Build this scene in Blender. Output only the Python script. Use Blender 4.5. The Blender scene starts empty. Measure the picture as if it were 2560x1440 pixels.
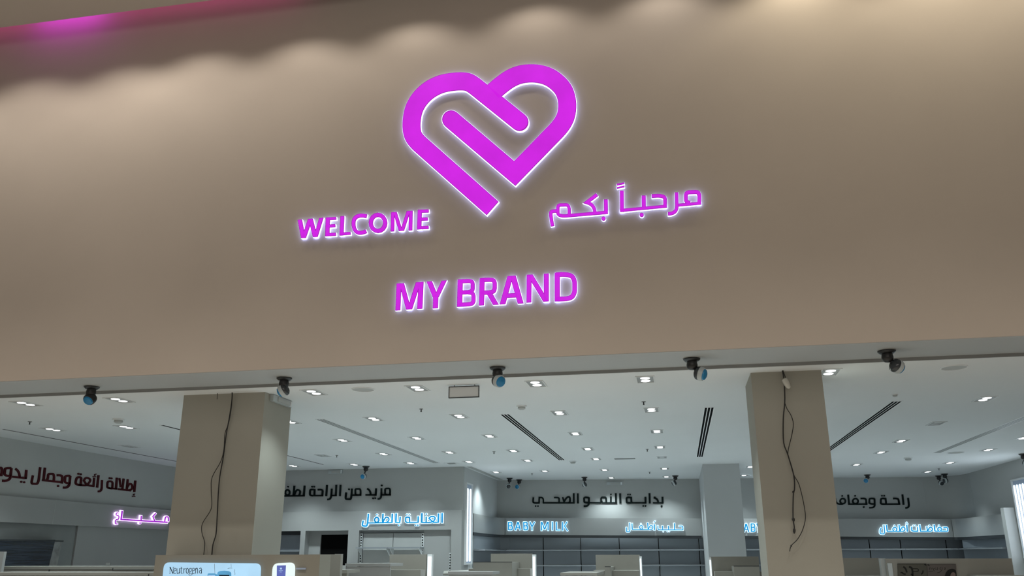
import bpy, math, random
from mathutils import Vector, Matrix
random.seed(7)
S = bpy.context.scene
COL = S.collection

# ------------------------------------------------------------------ camera
YAW, PITCH, ROLL, FPX = -0.18648179, 0.30526295, -0.00303747, 2120.46
EYE = Vector((0, 0, 1.6))
cy, sy = math.cos(YAW), math.sin(YAW)
FW = Vector((sy * math.cos(PITCH), cy * math.cos(PITCH), math.sin(PITCH)))
r0 = Vector((cy, -sy, 0)); u0 = r0.cross(FW)
RT = (r0 * math.cos(ROLL) + u0 * math.sin(ROLL)).normalized()
UP = RT.cross(FW).normalized()
cam = bpy.data.cameras.new('camera'); cam_ob = bpy.data.objects.new('camera', cam); COL.objects.link(cam_ob)
cam.sensor_fit = 'HORIZONTAL'; cam.sensor_width = 36.0; cam.lens = FPX * 36.0 / 2560.0
cam.clip_start = 0.05; cam.clip_end = 200
cam_ob.matrix_world = Matrix(((RT.x, UP.x, -FW.x, EYE.x), (RT.y, UP.y, -FW.y, EYE.y), (RT.z, UP.z, -FW.z, EYE.z), (0, 0, 0, 1)))
S.camera = cam_ob

# ------------------------------------------------------------------ world, exposure
w = bpy.data.worlds.new('mall_ambient'); S.world = w; w.use_nodes = True
bg = w.node_tree.nodes['Background']; bg.inputs[0].default_value = (1.0, 0.93, 0.87, 1); bg.inputs[1].default_value = 0.17
S.view_settings.view_transform = 'Standard'; S.view_settings.look = 'None'
S.view_settings.exposure = 0.0; S.view_settings.gamma = 1.0; S.view_settings.use_curve_mapping = False

Z_SOFFIT, Z_CEIL = 3.70, 3.66
Y_FRONT, Y_STEP, Y_COLM = 9.13, 9.95, 10.27
X_LEFT, X_RIGHT = -11.9, 7.7
Y_BL = 20.3            # white fronts of the rear left wall
Z_MALL = 8.65
LAMP_W = 1.5
def light(name, kind, loc, energy, color, **kw):
    l = bpy.data.lights.new(name, kind); l.energy = energy; l.color = color
    for k, v in kw.items(): setattr(l, k, v)
    o = bpy.data.objects.new(name, l); o.location = loc; COL.objects.link(o); return o
# wall washers recessed in the mall ceiling, a row along the shopfront
WASH = [(-10.1, 1.12, 0.95), (-8.55, 1.08, 1.0), (-7.1, 1.03, 1.05), (-6.0, 0.90, 1.0), (-4.5, 0.85, 0.95), (-3.0, 0.72, 0.85), (-1.4, 0.64, 0.8), (0.2, 0.62, 0.9), (1.8, 0.66, 1.9), (3.4, 0.70, 2.0), (5.0, 0.75, 1.7)]
for x, d, k in WASH:
    k *= (d / 1.1) ** 1.5
    o = light('mall_wall_washer', 'SPOT', (x, Y_FRONT - d, Z_MALL - 0.03), 100 * k, ((1.0, 0.92, 0.81) if x < 1 else (1.0, 0.90, 0.70)), spot_size=math.radians(132), spot_blend=0.5, shadow_soft_size=0.06)
# mall general light, far out in the hall behind the camera
o = light('mall_hall_light', 'AREA', (0, -6.0, 7.0), 370, (1.0, 0.92, 0.82), shape='RECTANGLE', size=14, size_y=5)
o.rotation_euler = (math.radians(55), 0, 0)
# added unseen spots that brighten the lower shopfront, directly and off the floor
for x in (-11.6, -9.2, -6.8, -4.4, -2.0, 0.4, 2.8, 5.2):
    light('shopfront_fill_spot', 'SPOT', (x, 5.9, Z_MALL - 0.05), 820, (1.0, 0.93, 0.83), spot_size=math.radians(86), spot_blend=1.0, shadow_soft_size=0.08)
# pink light strip hidden in the slot between mall ceiling and shopfront
o = light('pink_cove_light', 'AREA', (-8.15, 8.86, Z_MALL + 0.44), 3.0, (0.85, 0.02, 0.95), shape='RECTANGLE', size=1.0, size_y=0.05)
o.rotation_euler = (math.radians(66), 0, 0)
o = light('pink_cove_light', 'AREA', (-7.6, 8.86, Z_MALL + 0.44), 5.0, (0.95, 0.02, 0.40), shape='RECTANGLE', size=6.0, size_y=0.05)
o.rotation_euler = (math.radians(66), 0, 0)

# ------------------------------------------------------------------ projection helpers (points of the place seen through the photograph)
def ray(x, y): return FW + RT * ((x - 1280) / FPX) + UP * ((720 - y) / FPX)
class Plane:
    def __init__(s, p, n): s.p = Vector(p); s.n = Vector(n).normalized()      # n points toward the viewer
    def at(s, x, y, off=0.0):
        d = ray(x, y); p = s.p + s.n * off
        return EYE + d * ((p - EYE).dot(s.n) / d.dot(s.n))
def on_z(x, y, z): return Plane((0, 0, z), (0, 0, -1)).at(x, y)
def on_y(x, y, Y): return Plane((0, Y, 0), (0, -1, 0)).at(x, y)
def on_x(x, y, X): return Plane((X, 0, 0), (1, 0, 0)).at(x, y)

# ------------------------------------------------------------------ materials
def mat(name, col, rough=0.6, metal=0.0, emit=None, es=0.0, noise=0.0, nscale=3.0, bump=0.0, bscale=60.0, spec=0.5, stretch=None):
    m = bpy.data.materials.new(name); m.use_nodes = True
    nt = m.node_tree; b = nt.nodes['Principled BSDF']
    b.inputs['Base Color'].default_value = (*col, 1); b.inputs['Roughness'].default_value = rough
    b.inputs['Metallic'].default_value = metal; b.inputs['Specular IOR Level'].default_value = spec
    tc = nt.nodes.new('ShaderNodeTexCoord')
    mp = nt.nodes.new('ShaderNodeMapping'); nt.links.new(tc.outputs['Object'], mp.inputs[0])
    if stretch: mp.inputs['Scale'].default_value = stretch
    def ramp_noise(c, amt, sc):
        n = nt.nodes.new('ShaderNodeTexNoise'); n.inputs['Scale'].default_value = sc; n.inputs['Detail'].default_value = 4
        nt.links.new(mp.outputs[0], n.inputs['Vector'])
        r = nt.nodes.new('ShaderNodeValToRGB'); r.color_ramp.elements[0].position = 0.3; r.color_ramp.elements[1].position = 0.7
        r.color_ramp.elements[0].color = (*[v * (1 - amt) for v in c], 1)
        r.color_ramp.elements[1].color = (*[min(1, v * (1 + amt)) for v in c], 1)
        nt.links.new(n.outputs['Fac'], r.inputs[0]); return r.outputs[0]
    if noise: nt.links.new(ramp_noise(col, noise, nscale), b.inputs['Base Color'])
    if emit:
        b.inputs['Emission Color'].default_value = (*emit, 1); b.inputs['Emission Strength'].default_value = es
        if noise: nt.links.new(ramp_noise(emit, noise, nscale), b.inputs['Emission Color'])
    if bump:
        n = nt.nodes.new('ShaderNodeTexNoise'); n.inputs['Scale'].default_value = bscale; n.inputs['Detail'].default_value = 3
        nt.links.new(mp.outputs[0], n.inputs['Vector'])
        bp = nt.nodes.new('ShaderNodeBump'); bp.inputs['Strength'].default_value = bump; bp.inputs['Distance'].default_value = 0.002
        nt.links.new(n.outputs['Fac'], bp.inputs['Height']); nt.links.new(bp.outputs[0], b.inputs['Normal'])
    return m
M = {}
M['fascia'] = mat('beige_plaster', (0.43, 0.375, 0.325), 0.75, noise=0.03, nscale=0.6, bump=0.15, spec=0.25)
M['column'] = mat('column_plaster', (0.35, 0.34, 0.297), 0.75, noise=0.03, nscale=1.0, bump=0.15, spec=0.25)
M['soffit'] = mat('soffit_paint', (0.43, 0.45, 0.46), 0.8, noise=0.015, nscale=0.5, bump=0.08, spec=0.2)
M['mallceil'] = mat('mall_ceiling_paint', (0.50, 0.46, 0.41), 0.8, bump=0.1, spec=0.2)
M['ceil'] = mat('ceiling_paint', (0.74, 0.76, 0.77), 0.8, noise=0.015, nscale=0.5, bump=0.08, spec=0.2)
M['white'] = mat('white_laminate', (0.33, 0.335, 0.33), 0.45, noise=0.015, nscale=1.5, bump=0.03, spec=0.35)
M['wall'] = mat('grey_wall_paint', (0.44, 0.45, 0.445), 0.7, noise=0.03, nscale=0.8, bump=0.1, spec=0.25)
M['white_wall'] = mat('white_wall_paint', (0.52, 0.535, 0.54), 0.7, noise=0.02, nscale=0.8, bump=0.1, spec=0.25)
M['board'] = mat('beige_board', (0.25, 0.24, 0.205), 0.6, noise=0.02, nscale=2, spec=0.25)
M['floor'] = mat('pale_floor_tile', (0.55, 0.55, 0.54), 0.3, noise=0.03, nscale=2.0)
M['mallfloor'] = mat('mall_floor_stone', (0.43, 0.41, 0.37), 0.3, noise=0.08, nscale=2.0)
M['shelf'] = mat('grey_shelf_metal', (0.27, 0.29, 0.31), 0.5, metal=0.1, noise=0.02)
M['vent_dark'] = mat('vent_shadow', (0.004, 0.004, 0.005), 0.9, noise=0.1, spec=0.05)
M['magenta_rim'] = mat('dim_magenta_edge_acrylic', (0.01, 0.0, 0.01), 0.5, emit=(0.34, 0.008, 0.40), es=1.0, noise=0.1, nscale=3, spec=0.2)
M['panel'] = mat('slate_back_panel', (0.27, 0.30, 0.33), 0.5, metal=0.1, noise=0.05, nscale=1.2)
M['gondola'] = mat('warm_white_laminate', (0.27, 0.262, 0.235), 0.5, noise=0.02, nscale=2, bump=0.03, spec=0.3)
M['dark'] = mat('dark_slot', (0.03, 0.033, 0.037), 0.6, noise=0.1)
M['black'] = mat('black_plastic', (0.012, 0.012, 0.013), 0.35, noise=0.1, nscale=20)
M['blackhole'] = mat('matt_black', (0.004, 0.004, 0.004), 0.9, noise=0.1, spec=0.05)
M['cable'] = mat('black_rubber', (0.015, 0.014, 0.013), 0.6, noise=0.1)
M['letter_dark'] = mat('dark_green_black_acrylic', (0.005, 0.011, 0.011), 0.7, noise=0.1, spec=0.15)
M['letter_red'] = mat('dark_red_acrylic', (0.055, 0.002, 0.005), 0.6, noise=0.2, nscale=2, spec=0.2)
M['magenta'] = mat('lit_magenta_acrylic', (0.01, 0.0, 0.01), 0.5, emit=(0.62, 0.016, 0.75), es=1.0, noise=0.09, nscale=2.2, spec=0.2)
M['halo'] = mat('white_side_glow_acrylic', (0.8, 0.8, 0.9), 0.4, emit=(0.46, 0.52, 1.0), es=2.8, noise=0.05)
M['cyan'] = mat('lit_blue_acrylic', (0.0, 0.01, 0.02), 0.4, emit=(0.004, 0.30, 0.70), es=0.95, noise=0.25, nscale=4)
M['halo_blue'] = mat('blue_white_side_glow_acrylic', (0.8, 0.85, 0.9), 0.4, emit=(0.55, 0.80, 1.0), es=1.25, noise=0.05)
M['purple'] = mat('lit_purple_acrylic', (0.01, 0.0, 0.01), 0.4, emit=(0.33, 0.03, 0.55), es=1.0, noise=0.2, nscale=6)
M['halo_violet'] = mat('violet_white_side_glow_acrylic', (0.8, 0.7, 0.9), 0.4, emit=(0.78, 0.55, 1.0), es=2.0, noise=0.05)
M['lamp'] = mat('lamp_glass', (0.9, 0.9, 0.9), 0.3, emit=(0.95, 0.98, 1.0), es=1.6, noise=0.02)
M['lamp_off'] = mat('unlit_lamp_glass', (0.75, 0.77, 0.78), 0.25, noise=0.05)
M['housing'] = mat('lamp_housing', (0.30, 0.31, 0.31), 0.4, noise=0.05)
M['led'] = mat('led_tube', (0.9, 0.95, 1.0), 0.3, emit=(0.86, 0.95, 1.0), es=1.25, noise=0.02)
M['led_soft'] = mat('led_diffuser', (0.8, 0.85, 0.9), 0.3, emit=(0.55, 0.66, 0.74), es=1.0, noise=0.05)
M['led_back'] = mat('led_tray', (0.42, 0.5, 0.65), 0.3, noise=0.05)
M['grey'] = mat('grey_plastic', (0.42, 0.43, 0.42), 0.5, noise=0.04)
M['midgrey'] = mat('mid_grey_plastic', (0.22, 0.23, 0.23), 0.5, noise=0.04)
M['trackgrey'] = mat('grey_track_metal', (0.30, 0.305, 0.30), 0.45, metal=0.2, noise=0.04)
M['camshell'] = mat('satin_grey_shell', (0.45, 0.49, 0.50), 0.3, noise=0.04)
M['camshine'] = mat('smoked_glossy_shell', (0.04, 0.045, 0.05), 0.12, noise=0.2, nscale=15)
M['bluefilm'] = mat('blue_protective_film', (0.015, 0.20, 0.42), 0.25, noise=0.15, nscale=12)
M['capsule'] = mat('translucent_plastic', (0.55, 0.54, 0.49), 0.4, noise=0.05, nscale=20)
M['lightbox'] = mat('lit_poster_film', (0.03, 0.05, 0.06), 0.3, emit=(0.41, 0.66, 0.87), es=1.0, noise=0.10, nscale=1.6)
M['lightbox_w'] = mat('lit_white_film', (0.1, 0.1, 0.1), 0.3, emit=(0.80, 0.93, 0.92), es=1.0, noise=0.05)
M['print_dark'] = mat('dark_navy_print', (0.01, 0.03, 0.06), 0.4, noise=0.1)
M['print_blue'] = mat('blue_print', (0.03, 0.04, 0.06), 0.4, emit=(0.09, 0.36, 0.62), es=0.9, noise=0.12, nscale=6)
M['print_pale'] = mat('pale_print', (0.03, 0.04, 0.06), 0.4, emit=(0.45, 0.65, 0.92), es=0.9, noise=0.1, nscale=6)
M['print_indigo'] = mat('indigo_print', (0.03, 0.04, 0.06), 0.4, emit=(0.10, 0.13, 0.46), es=0.9, noise=0.08, nscale=6)
M['print_sketch'] = mat('black_sketch_print', (0.004, 0.004, 0.003), 0.8, noise=0.1)
M['poster_a'] = mat('dim_grey_poster', (0.06, 0.058, 0.045), 0.5, noise=0.25, nscale=3)
M['poster_b'] = mat('dim_mauve_poster', (0.085, 0.072, 0.066), 0.5, noise=0.25, nscale=3)
M['skin'] = mat('printed_face', (0.16, 0.11, 0.10), 0.5, noise=0.1)
M['streak'] = mat('dark_streaked_glass', (0.018, 0.024, 0.036), 0.16, noise=0.75, nscale=5, stretch=(1, 0.35, 9))
M['steel'] = mat('brushed_steel', (0.32, 0.31, 0.30), 0.3, metal=0.7, noise=0.25, nscale=8)
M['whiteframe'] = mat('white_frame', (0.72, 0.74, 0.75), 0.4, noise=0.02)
M['vent_light'] = mat('pale_diffuser_blade', (0.80, 0.82, 0.83), 0.5, noise=0.02)
M['priceblue'] = mat('blue_price_rail', (0.35, 0.42, 0.55), 0.3, noise=0.1)

# ------------------------------------------------------------------ mesh helpers
class MB:
    def __init__(s): s.v = []; s.f = []
    def add(s, vs, fs):
        n = len(s.v); s.v += [tuple(v) for v in vs]; s.f += [tuple(i + n for i in f) for f in fs]; return s
    def box(s, x0, x1, y0, y1, z0, z1):
        if x0 > x1: x0, x1 = x1, x0
        if y0 > y1: y0, y1 = y1, y0
        if z0 > z1: z0, z1 = z1, z0
        return s.hexa([(x0, y0, z0), (x1, y0, z0), (x1, y1, z0), (x0, y1, z0), (x0, y0, z1), (x1, y0, z1), (x1, y1, z1), (x0, y1, z1)])
    def hexa(s, c): return s.add(c, [(3, 2, 1, 0), (4, 5, 6, 7), (0, 1, 5, 4), (1, 2, 6, 5), (2, 3, 7, 6), (3, 0, 4, 7)])
    def slab(s, poly, n, t):                       # planar polygon extruded by t along n
        n = Vector(n); a = [Vector(p) for p in poly]; b = [p + n * t for p in a]; k = len(a)
        nn = Vector((0, 0, 0))
        for i in range(k): nn += a[i].cross(a[(i + 1) % k])
        if nn.dot(n) * (1 if t > 0 else -1) < 0: a.reverse(); b.reverse()
        return s.add(a + b, [tuple(range(k))[::-1], tuple(range(k, 2 * k))] + [(i, (i + 1) % k, k + (i + 1) % k, k + i) for i in range(k)])
    def lathe(s, prof, o=(0, 0, 0), ax=(0, 0, 1), seg=16):   # prof: (radius, height) along ax
        ax = Vector(ax).normalized(); t = Vector((1, 0, 0)) if abs(ax.x) < 0.9 else Vector((0, 1, 0))
        e1 = ax.cross(t).normalized(); e2 = ax.cross(e1); o = Vector(o); vs = []; fs = []
        for r, h in prof:
            for i in range(seg):
                a = 2 * math.pi * i / seg; vs.append(o + ax * h + (e1 * math.cos(a) + e2 * math.sin(a)) * r)
        for j in range(len(prof) - 1):
            for i in range(seg):
                k = (i + 1) % seg; fs.append((j * seg + i, j * seg + k, (j + 1) * seg + k, (j + 1) * seg + i))
        fs.append(tuple(range(seg))[::-1]); fs.append(tuple((len(prof) - 1) * seg + i for i in range(seg)))
        return s.add(vs, fs)
    def tube(s, pts, r, seg=8):
        pts = [Vector(p) for p in pts]; vs = []; fs = []
        for i, p in enumerate(pts):
            t = (pts[min(i + 1, len(pts) - 1)] - pts[max(i - 1, 0)]).normalized()
            a = t.cross(Vector((0, 1, 0)) if abs(t.y) < 0.9 else Vector((1, 0, 0))).normalized(); b = t.cross(a)
            rr = r[i] if isinstance(r, (list, tuple)) else r
            for k in range(seg):
                g = 2 * math.pi * k / seg; vs.append(p + (a * math.cos(g) + b * math.sin(g)) * rr)
        for i in range(len(pts) - 1):
            for k in range(seg):
                m = (k + 1) % seg; fs.append((i * seg + k, i * seg + m, (i + 1) * seg + m, (i + 1) * seg + k))
        fs.append(tuple(range(seg))[::-1]); fs.append(tuple((len(pts) - 1) * seg + k for k in range(seg)))
        return s.add(vs, fs)
def root_loc(o):
    v = Vector((0, 0, 0))
    while o is not None: v += o.location; o = o.parent
    return v
def obj(name, mb, m, parent=None, local=False, label=None, smooth=False, kind=None):
    vs = mb.v
    if parent is not None and not local:
        L = root_loc(parent); vs = [(x - L.x, y - L.y, z - L.z) for x, y, z in vs]
    me = bpy.data.meshes.new(name); me.from_pydata(vs, [], mb.f); me.update()
    me.materials.append(M[m] if isinstance(m, str) else m)
    if smooth:
        for p in me.polygons: p.use_smooth = True
        try: me.set_sharp_from_angle(angle=math.radians(40))
        except Exception: pass
    o = bpy.data.objects.new(name, me); COL.objects.link(o)
    if parent is not None: o.parent = parent
    if label: o['label'] = label
    if kind: o['kind'] = kind
    return o
def tag(o, label, cat, group=None):
    o['label'] = label; o['category'] = cat
    if group: o['group'] = group
    return o
def thing(name, label, cat, loc=(0, 0, 0), group=None):
    o = bpy.data.objects.new(name, None); COL.objects.link(o); o.location = loc; o.empty_display_size = 0.1
    return tag(o, label, cat, group)
def dup(root, loc, label=None, rotz=0.0):
    r = root.copy(); COL.objects.link(r); r.location = loc; r.rotation_euler = (0, 0, rotz)
    if label: r['label'] = label
    for ch in list(root.children):
        c = ch.copy(); COL.objects.link(c); c.parent = r
        for g in list(ch.children):
            d = g.copy(); COL.objects.link(d); d.parent = c
    return r
def struct(name, mb, m, label=None):
    o = obj(name, mb, m, label=label); o['kind'] = 'structure'; return o

# ------------------------------------------------------------------ stroke lettering
def parse(path):
    pts = []; closed = False
    for t in path.split():
        if t == 'z': closed = True; continue
        sm = t[0] == '~'
        x, y = (t[1:] if sm else t).split(','); pts.append((float(x), float(y), sm))
    out = []; n = len(pts)
    for i, (x, y, sm) in enumerate(pts):
        if not sm: out.append((x, y)); continue
        p = pts[(i - 1) % n]; q = pts[(i + 1) % n]
        a = ((p[0] + x) / 2, (p[1] + y) / 2) if p[2] else (p[0], p[1])
        c = ((q[0] + x) / 2, (q[1] + y) / 2) if q[2] else (q[0], q[1])
        for k in range(0 if p[2] else 1, 6 if q[2] else 6):
            t = k / 6
            out.append(((1 - t) ** 2 * a[0] + 2 * t * (1 - t) * x + t * t * c[0], (1 - t) ** 2 * a[1] + 2 * t * (1 - t) * y + t * t * c[1]))
    o2 = []
    for p in out:
        if not o2 or math.dist(p, o2[-1]) > 1e-3: o2.append(p)
    return o2, closed
def ring(cx, cy, rx, ry, n=16): return [(cx + rx * math.cos(2 * math.pi * i / n), cy + ry * math.sin(2 * math.pi * i / n)) for i in range(n)]
def sides(pts, closed, w):
    n = len(pts); L = []; R = []
    for i in range(n):
        p = pts[i]
        if closed: a = pts[i - 1]; c = pts[(i + 1) % n]
        else: a = pts[i - 1] if i > 0 else None; c = pts[i + 1] if i < n - 1 else None
        d1 = None if a is None else Vector((p[0] - a[0], p[1] - a[1])).normalized()
        d2 = None if c is None else Vector((c[0] - p[0], c[1] - p[1])).normalized()
        if d1 is None: d1 = d2
        if d2 is None: d2 = d1
        t = (d1 + d2)
        t = t.normalized() if t.length > 1e-6 else d1
        nrm = Vector((-t.y, t.x)); m = w / 2 / max(0.35, nrm.dot(Vector((-d1.y, d1.x))))
        L.append((p[0] + nrm.x * m, p[1] + nrm.y * m)); R.append((p[0] - nrm.x * m, p[1] - nrm.y * m))
    return L, R
def stroke_geo(mb, st, dw, grow, un, wf, wb):
    """st: 'L path|w', 'H x,y x,y|w' (horizontal ends), 'E cx,cy rx,ry|w', 'D x,y|r', 'R path|w' (round caps). un: crop px -> 3D at offset."""
    body, _, ws = st.partition('|'); kind, rest = body[0], body[1:].strip(); wd = float(ws) if ws else dw
    polys = []
    if kind == 'D':
        x, y = map(float, rest.split(',')); r = wd + grow / 2
        polys = [ring(x, y, r, r, 12)]
    else:
        if kind == 'H':
            a, b = [tuple(map(float, t.split(','))) for t in rest.split()]
            dx, dy = b[0] - a[0], b[1] - a[1]; l = math.hypot(dx, dy); g = grow / 2
            a = (a[0] - dx / l * g, a[1] - dy / l * g); b = (b[0] + dx / l * g, b[1] + dy / l * g); h = wd / 2 + g * l / abs(dy)
            sl = -0.065
            polys = [[(a[0] - h, a[1] - h * sl), (a[0] + h, a[1] + h * sl), (b[0] + h, b[1] + h * sl), (b[0] - h, b[1] - h * sl)]]
        else:
            if kind == 'E':
                c, r = rest.split(); pts = ring(*map(float, c.split(',')), *map(float, r.split(','))); closed = True
            else: pts, closed = parse(rest)
            if not closed and grow:
                for i, j in ((0, 1), (-1, -2)):
                    dx, dy = pts[i][0] - pts[j][0], pts[i][1] - pts[j][1]; l = math.hypot(dx, dy)
                    pts[i] = (pts[i][0] + dx / l * grow / 2, pts[i][1] + dy / l * grow / 2)
            if kind in 'RT':
                for e in ([pts[0]] if kind == 'R' else [pts[-1]]): polys.append(ring(e[0], e[1], (wd + grow) / 2, (wd + grow) / 2, 20))
            L, R = sides(pts, closed, wd + grow); n = len(pts); m = n if closed else n - 1
            F = [un(*p, wf) for p in L] + [un(*p, wf) for p in R]
            B = [f - PN[0] * (wf - wb) for f in F]
            fs = []
            for i in range(m):
                j = (i + 1) % n
                fs += [(i, n + i, n + j, j), (2 * n + i, 2 * n + j, 3 * n + j, 3 * n + i), (i, j, 2 * n + j, 2 * n + i), (n + i, 3 * n + i, 3 * n + j, n + j)]
            if not closed: fs += [(0, 2 * n, 3 * n, n), (n - 1, 2 * n - 1, 4 * n - 1, 3 * n - 1)]
            mb.add(F + B, fs)
    for pl in polys:
        g = 0.0004 if kind in 'RT' else 0.0; F = [un(*p, wf - g) for p in pl]; mb.slab(F, -PN[0], wf - wb - g)
PN = [Vector((0, -1, 0))]
def sign(name, label, cat, plane, ox, oy, sc, dw, letters, face, halo=None, depth=0.045, grow=2.4, group=None):
    """Raised lettering on a wall; one part per letter (or joined letter group), a glowing body as its sub-part."""
    PN[0] = plane.n
    un = lambda x, y, off: plane.at(ox + x / sc, oy + y / sc, wfix[0]) + plane.n * (off - wfix[0])
    wfix = [depth]
    first = letters[0][0].split('|')[0][1:].split()[0].replace('~', '').split(',')
    t = thing(name, label, cat, plane.at(ox + float(first[0]) / sc, oy + float(first[1]) / sc), group)
    for lt in letters:
        mb = MB()
        for st in lt: stroke_geo(mb, st, dw, 0, un, depth, depth - (0.006 if halo else depth - 0.002))
        p = obj('letter', mb, 'magenta_rim' if face == 'magenta' else face, t)
        if face == 'magenta':
            mb = MB()
            for st in lt: stroke_geo(mb, st, dw, -2.6 * sc, un, depth + 0.0015, depth - 0.004)
            obj('lit_face', mb, face, p)
        if halo:
            mb = MB()
            for st in lt: stroke_geo(mb, st, dw, grow * sc, un, depth - 0.006, 0.012)
            obj('glowing_side', mb, halo, p)
    return t
# ------------------------------------------------------------------ the building
F_PL = Plane((0, Y_FRONT, 0), (0, -1, 0))
L_PL = Plane((X_LEFT, 0, 0), (1, 0, 0))
BL_PL = Plane((0, 20.4, 0), (0, -1, 0))          # grey rear left wall
BLF_PL = Plane((0, Y_BL, 0), (0, -1, 0))         # white fronts below it
A_, B_ = Vector((-5.06, 24.45, 0)), Vector((7.7, 26.1, 0))
BE = (B_ - A_).normalized(); BN = Vector((BE.y, -BE.x, 0))
B_PL = Plane(A_, BN)                              # grey rear wall
BAND_PL = Plane(A_ + BN * 0.30, BN)               # sign band in front of it

struct('wall_front', MB().box(-14, 12, Y_FRONT, Y_STEP, Z_SOFFIT, 9.6), 'fascia', 'tall beige plaster shopfront bulkhead carrying the magenta signs')
struct('ceiling', MB().box(X_LEFT - 0.3, X_RIGHT + 0.3, Y_STEP, 27.5, Z_CEIL, Z_CEIL + 0.12), 'ceil', 'white shop ceiling dotted with recessed downlights')
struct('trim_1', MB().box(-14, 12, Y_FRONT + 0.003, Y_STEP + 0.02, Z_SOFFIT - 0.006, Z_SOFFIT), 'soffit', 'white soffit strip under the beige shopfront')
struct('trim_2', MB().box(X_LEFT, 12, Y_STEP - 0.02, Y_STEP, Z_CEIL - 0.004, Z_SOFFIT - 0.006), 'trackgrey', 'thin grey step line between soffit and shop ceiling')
struct('floor', MB().box(-14, 12, Y_STEP, 27.5, -0.1, 0), 'floor', 'pale shop floor')
struct('mall_floor', MB().box(-22, 20, -12, Y_STEP, -0.1, 0), 'mallfloor', 'stone floor of the mall in front of the shop')
struct('mall_ceiling', MB().box(-22, 20, 1.0, 8.7, Z_MALL, Z_MALL + 0.25), 'mallceil', 'beige mall ceiling in the top left corner')
struct('mall_ceiling', MB().box(-22, 20, 8.7, Y_FRONT, Z_MALL + 0.9, Z_MALL + 1.0), 'mallceil', 'top of the slot above the shopfront')
struct('wall_left', MB().box(X_LEFT - 0.2, X_LEFT, Y_STEP, 20.6, 0, Z_CEIL), 'wall', 'grey left wall with red lettering')
struct('wall_right', MB().box(X_RIGHT, X_RIGHT + 0.2, Y_STEP, 26.6, 0, Z_CEIL), 'wall', 'grey right wall')
m = MB(); q = [A_ - BE * 0.3, B_ + BE * 0.3]
m.hexa([q[0], q[1], q[1] - BN * 0.2, q[0] - BN * 0.2] + [p + Vector((0, 0, Z_CEIL)) for p in (q[0], q[1], q[1] - BN * 0.2, q[0] - BN * 0.2)])
struct('wall_back', m, 'wall', 'grey rear wall with dark lettering')
struct('wall_back', MB().box(X_LEFT, -5.06, 20.4, 20.5, 2.2, Z_CEIL).box(X_LEFT, -5.11, 20.95, 21.05, 0, 2.3), 'wall', 'grey rear left wall')
struct('wall_back', MB().box(-5.10, -5.06, 20.96, 24.6, 0, 2.636).box(-5.10, -5.06, 20.5, 24.6, 2.636, Z_CEIL), 'white_wall', 'white return wall beside the light panel')
struct('wall_right', MB().box(11.9, 12.1, Y_FRONT, Y_STEP, 0, Z_SOFFIT).box(-14.1, -13.9, Y_FRONT, Y_STEP, 0, Z_SOFFIT), 'fascia')
# perimeter slot near the left wall
a = on_z(8, 1073, Z_CEIL); b = on_z(437, 1157, Z_CEIL)
t = thing('perimeter_slot', 'long thin dark slot in the ceiling along the left wall', 'air vent', (a.x, a.y, Z_CEIL))
obj('slot', MB().box(a.x - 0.018, a.x + 0.018, a.y, 20.2, Z_CEIL - 0.003, Z_CEIL), 'dark', t)
# grey strip laid on the ceiling as a painted cove shadow
t = thing('cove_shadow_strip', 'grey strip painted as the cove shadow along the top of the return wall', 'air vent', (-4.98, 20.4, Z_CEIL))
obj('slot', MB().box(-4.98, -4.86, 20.42, 24.3, Z_CEIL - 0.003, Z_CEIL), 'grey', t)

# columns
def column(label, x0, x1, y0, y1):
    o = obj('column', MB().box(x0, x1, y0, y1, 0, Z_CEIL), 'column', label=label); o['kind'] = 'structure'; return o
column('beige square column near the left, behind hanging black cables', -6.42, -5.25, Y_COLM, 11.07)
column('beige square column near the right, behind a hanging black cable', 0.945, 1.745, Y_COLM, 11.15)
o = obj('column', MB().box(0.64, 1.485, 21.05, 25.3, 0, Z_CEIL), 'white_wall', label='white pier standing out from the rear wall'); o['kind'] = 'structure'

# ------------------------------------------------------------------ rear left white fronts with openings
zt, zb = 2.635, 2.185
yb0, yb1 = Y_BL, 20.4
fr = thing('wall_cabinet', 'long white fitted front under the rear left wall, with shelf and screen niches', 'cabinet', (X_LEFT, Y_BL, 0))
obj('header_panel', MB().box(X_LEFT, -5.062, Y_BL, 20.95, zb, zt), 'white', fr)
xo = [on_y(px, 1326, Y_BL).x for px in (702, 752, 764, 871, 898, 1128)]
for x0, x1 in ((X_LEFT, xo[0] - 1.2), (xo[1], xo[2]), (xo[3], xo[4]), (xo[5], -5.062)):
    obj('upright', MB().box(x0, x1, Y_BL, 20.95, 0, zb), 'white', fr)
# recessed screen niche
nx = on_y(802, 1339, 20.55).x
obj('niche_back', MB().box(xo[2], nx, 20.55, 20.6, 0, zb).box(nx, xo[3], 20.55, 20.6, 2.1, zb), 'white', fr)
obj('dark_opening', MB().box(nx, xo[3], 20.6, 20.62, 0, 2.1), 'blackhole', fr, label='unlit black opening')
# grey cabinet at the left of it
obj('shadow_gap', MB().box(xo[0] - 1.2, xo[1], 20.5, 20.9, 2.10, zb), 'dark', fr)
obj('back_panel', MB().box(xo[0] - 1.2, xo[1], 20.6, 20.7, 0, 2.12), 'panel', fr)
p = obj('shelf', MB().box(xo[0] - 1.2, xo[1], 20.32, 20.6, 1.70, 1.73), 'shelf', fr)
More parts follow.
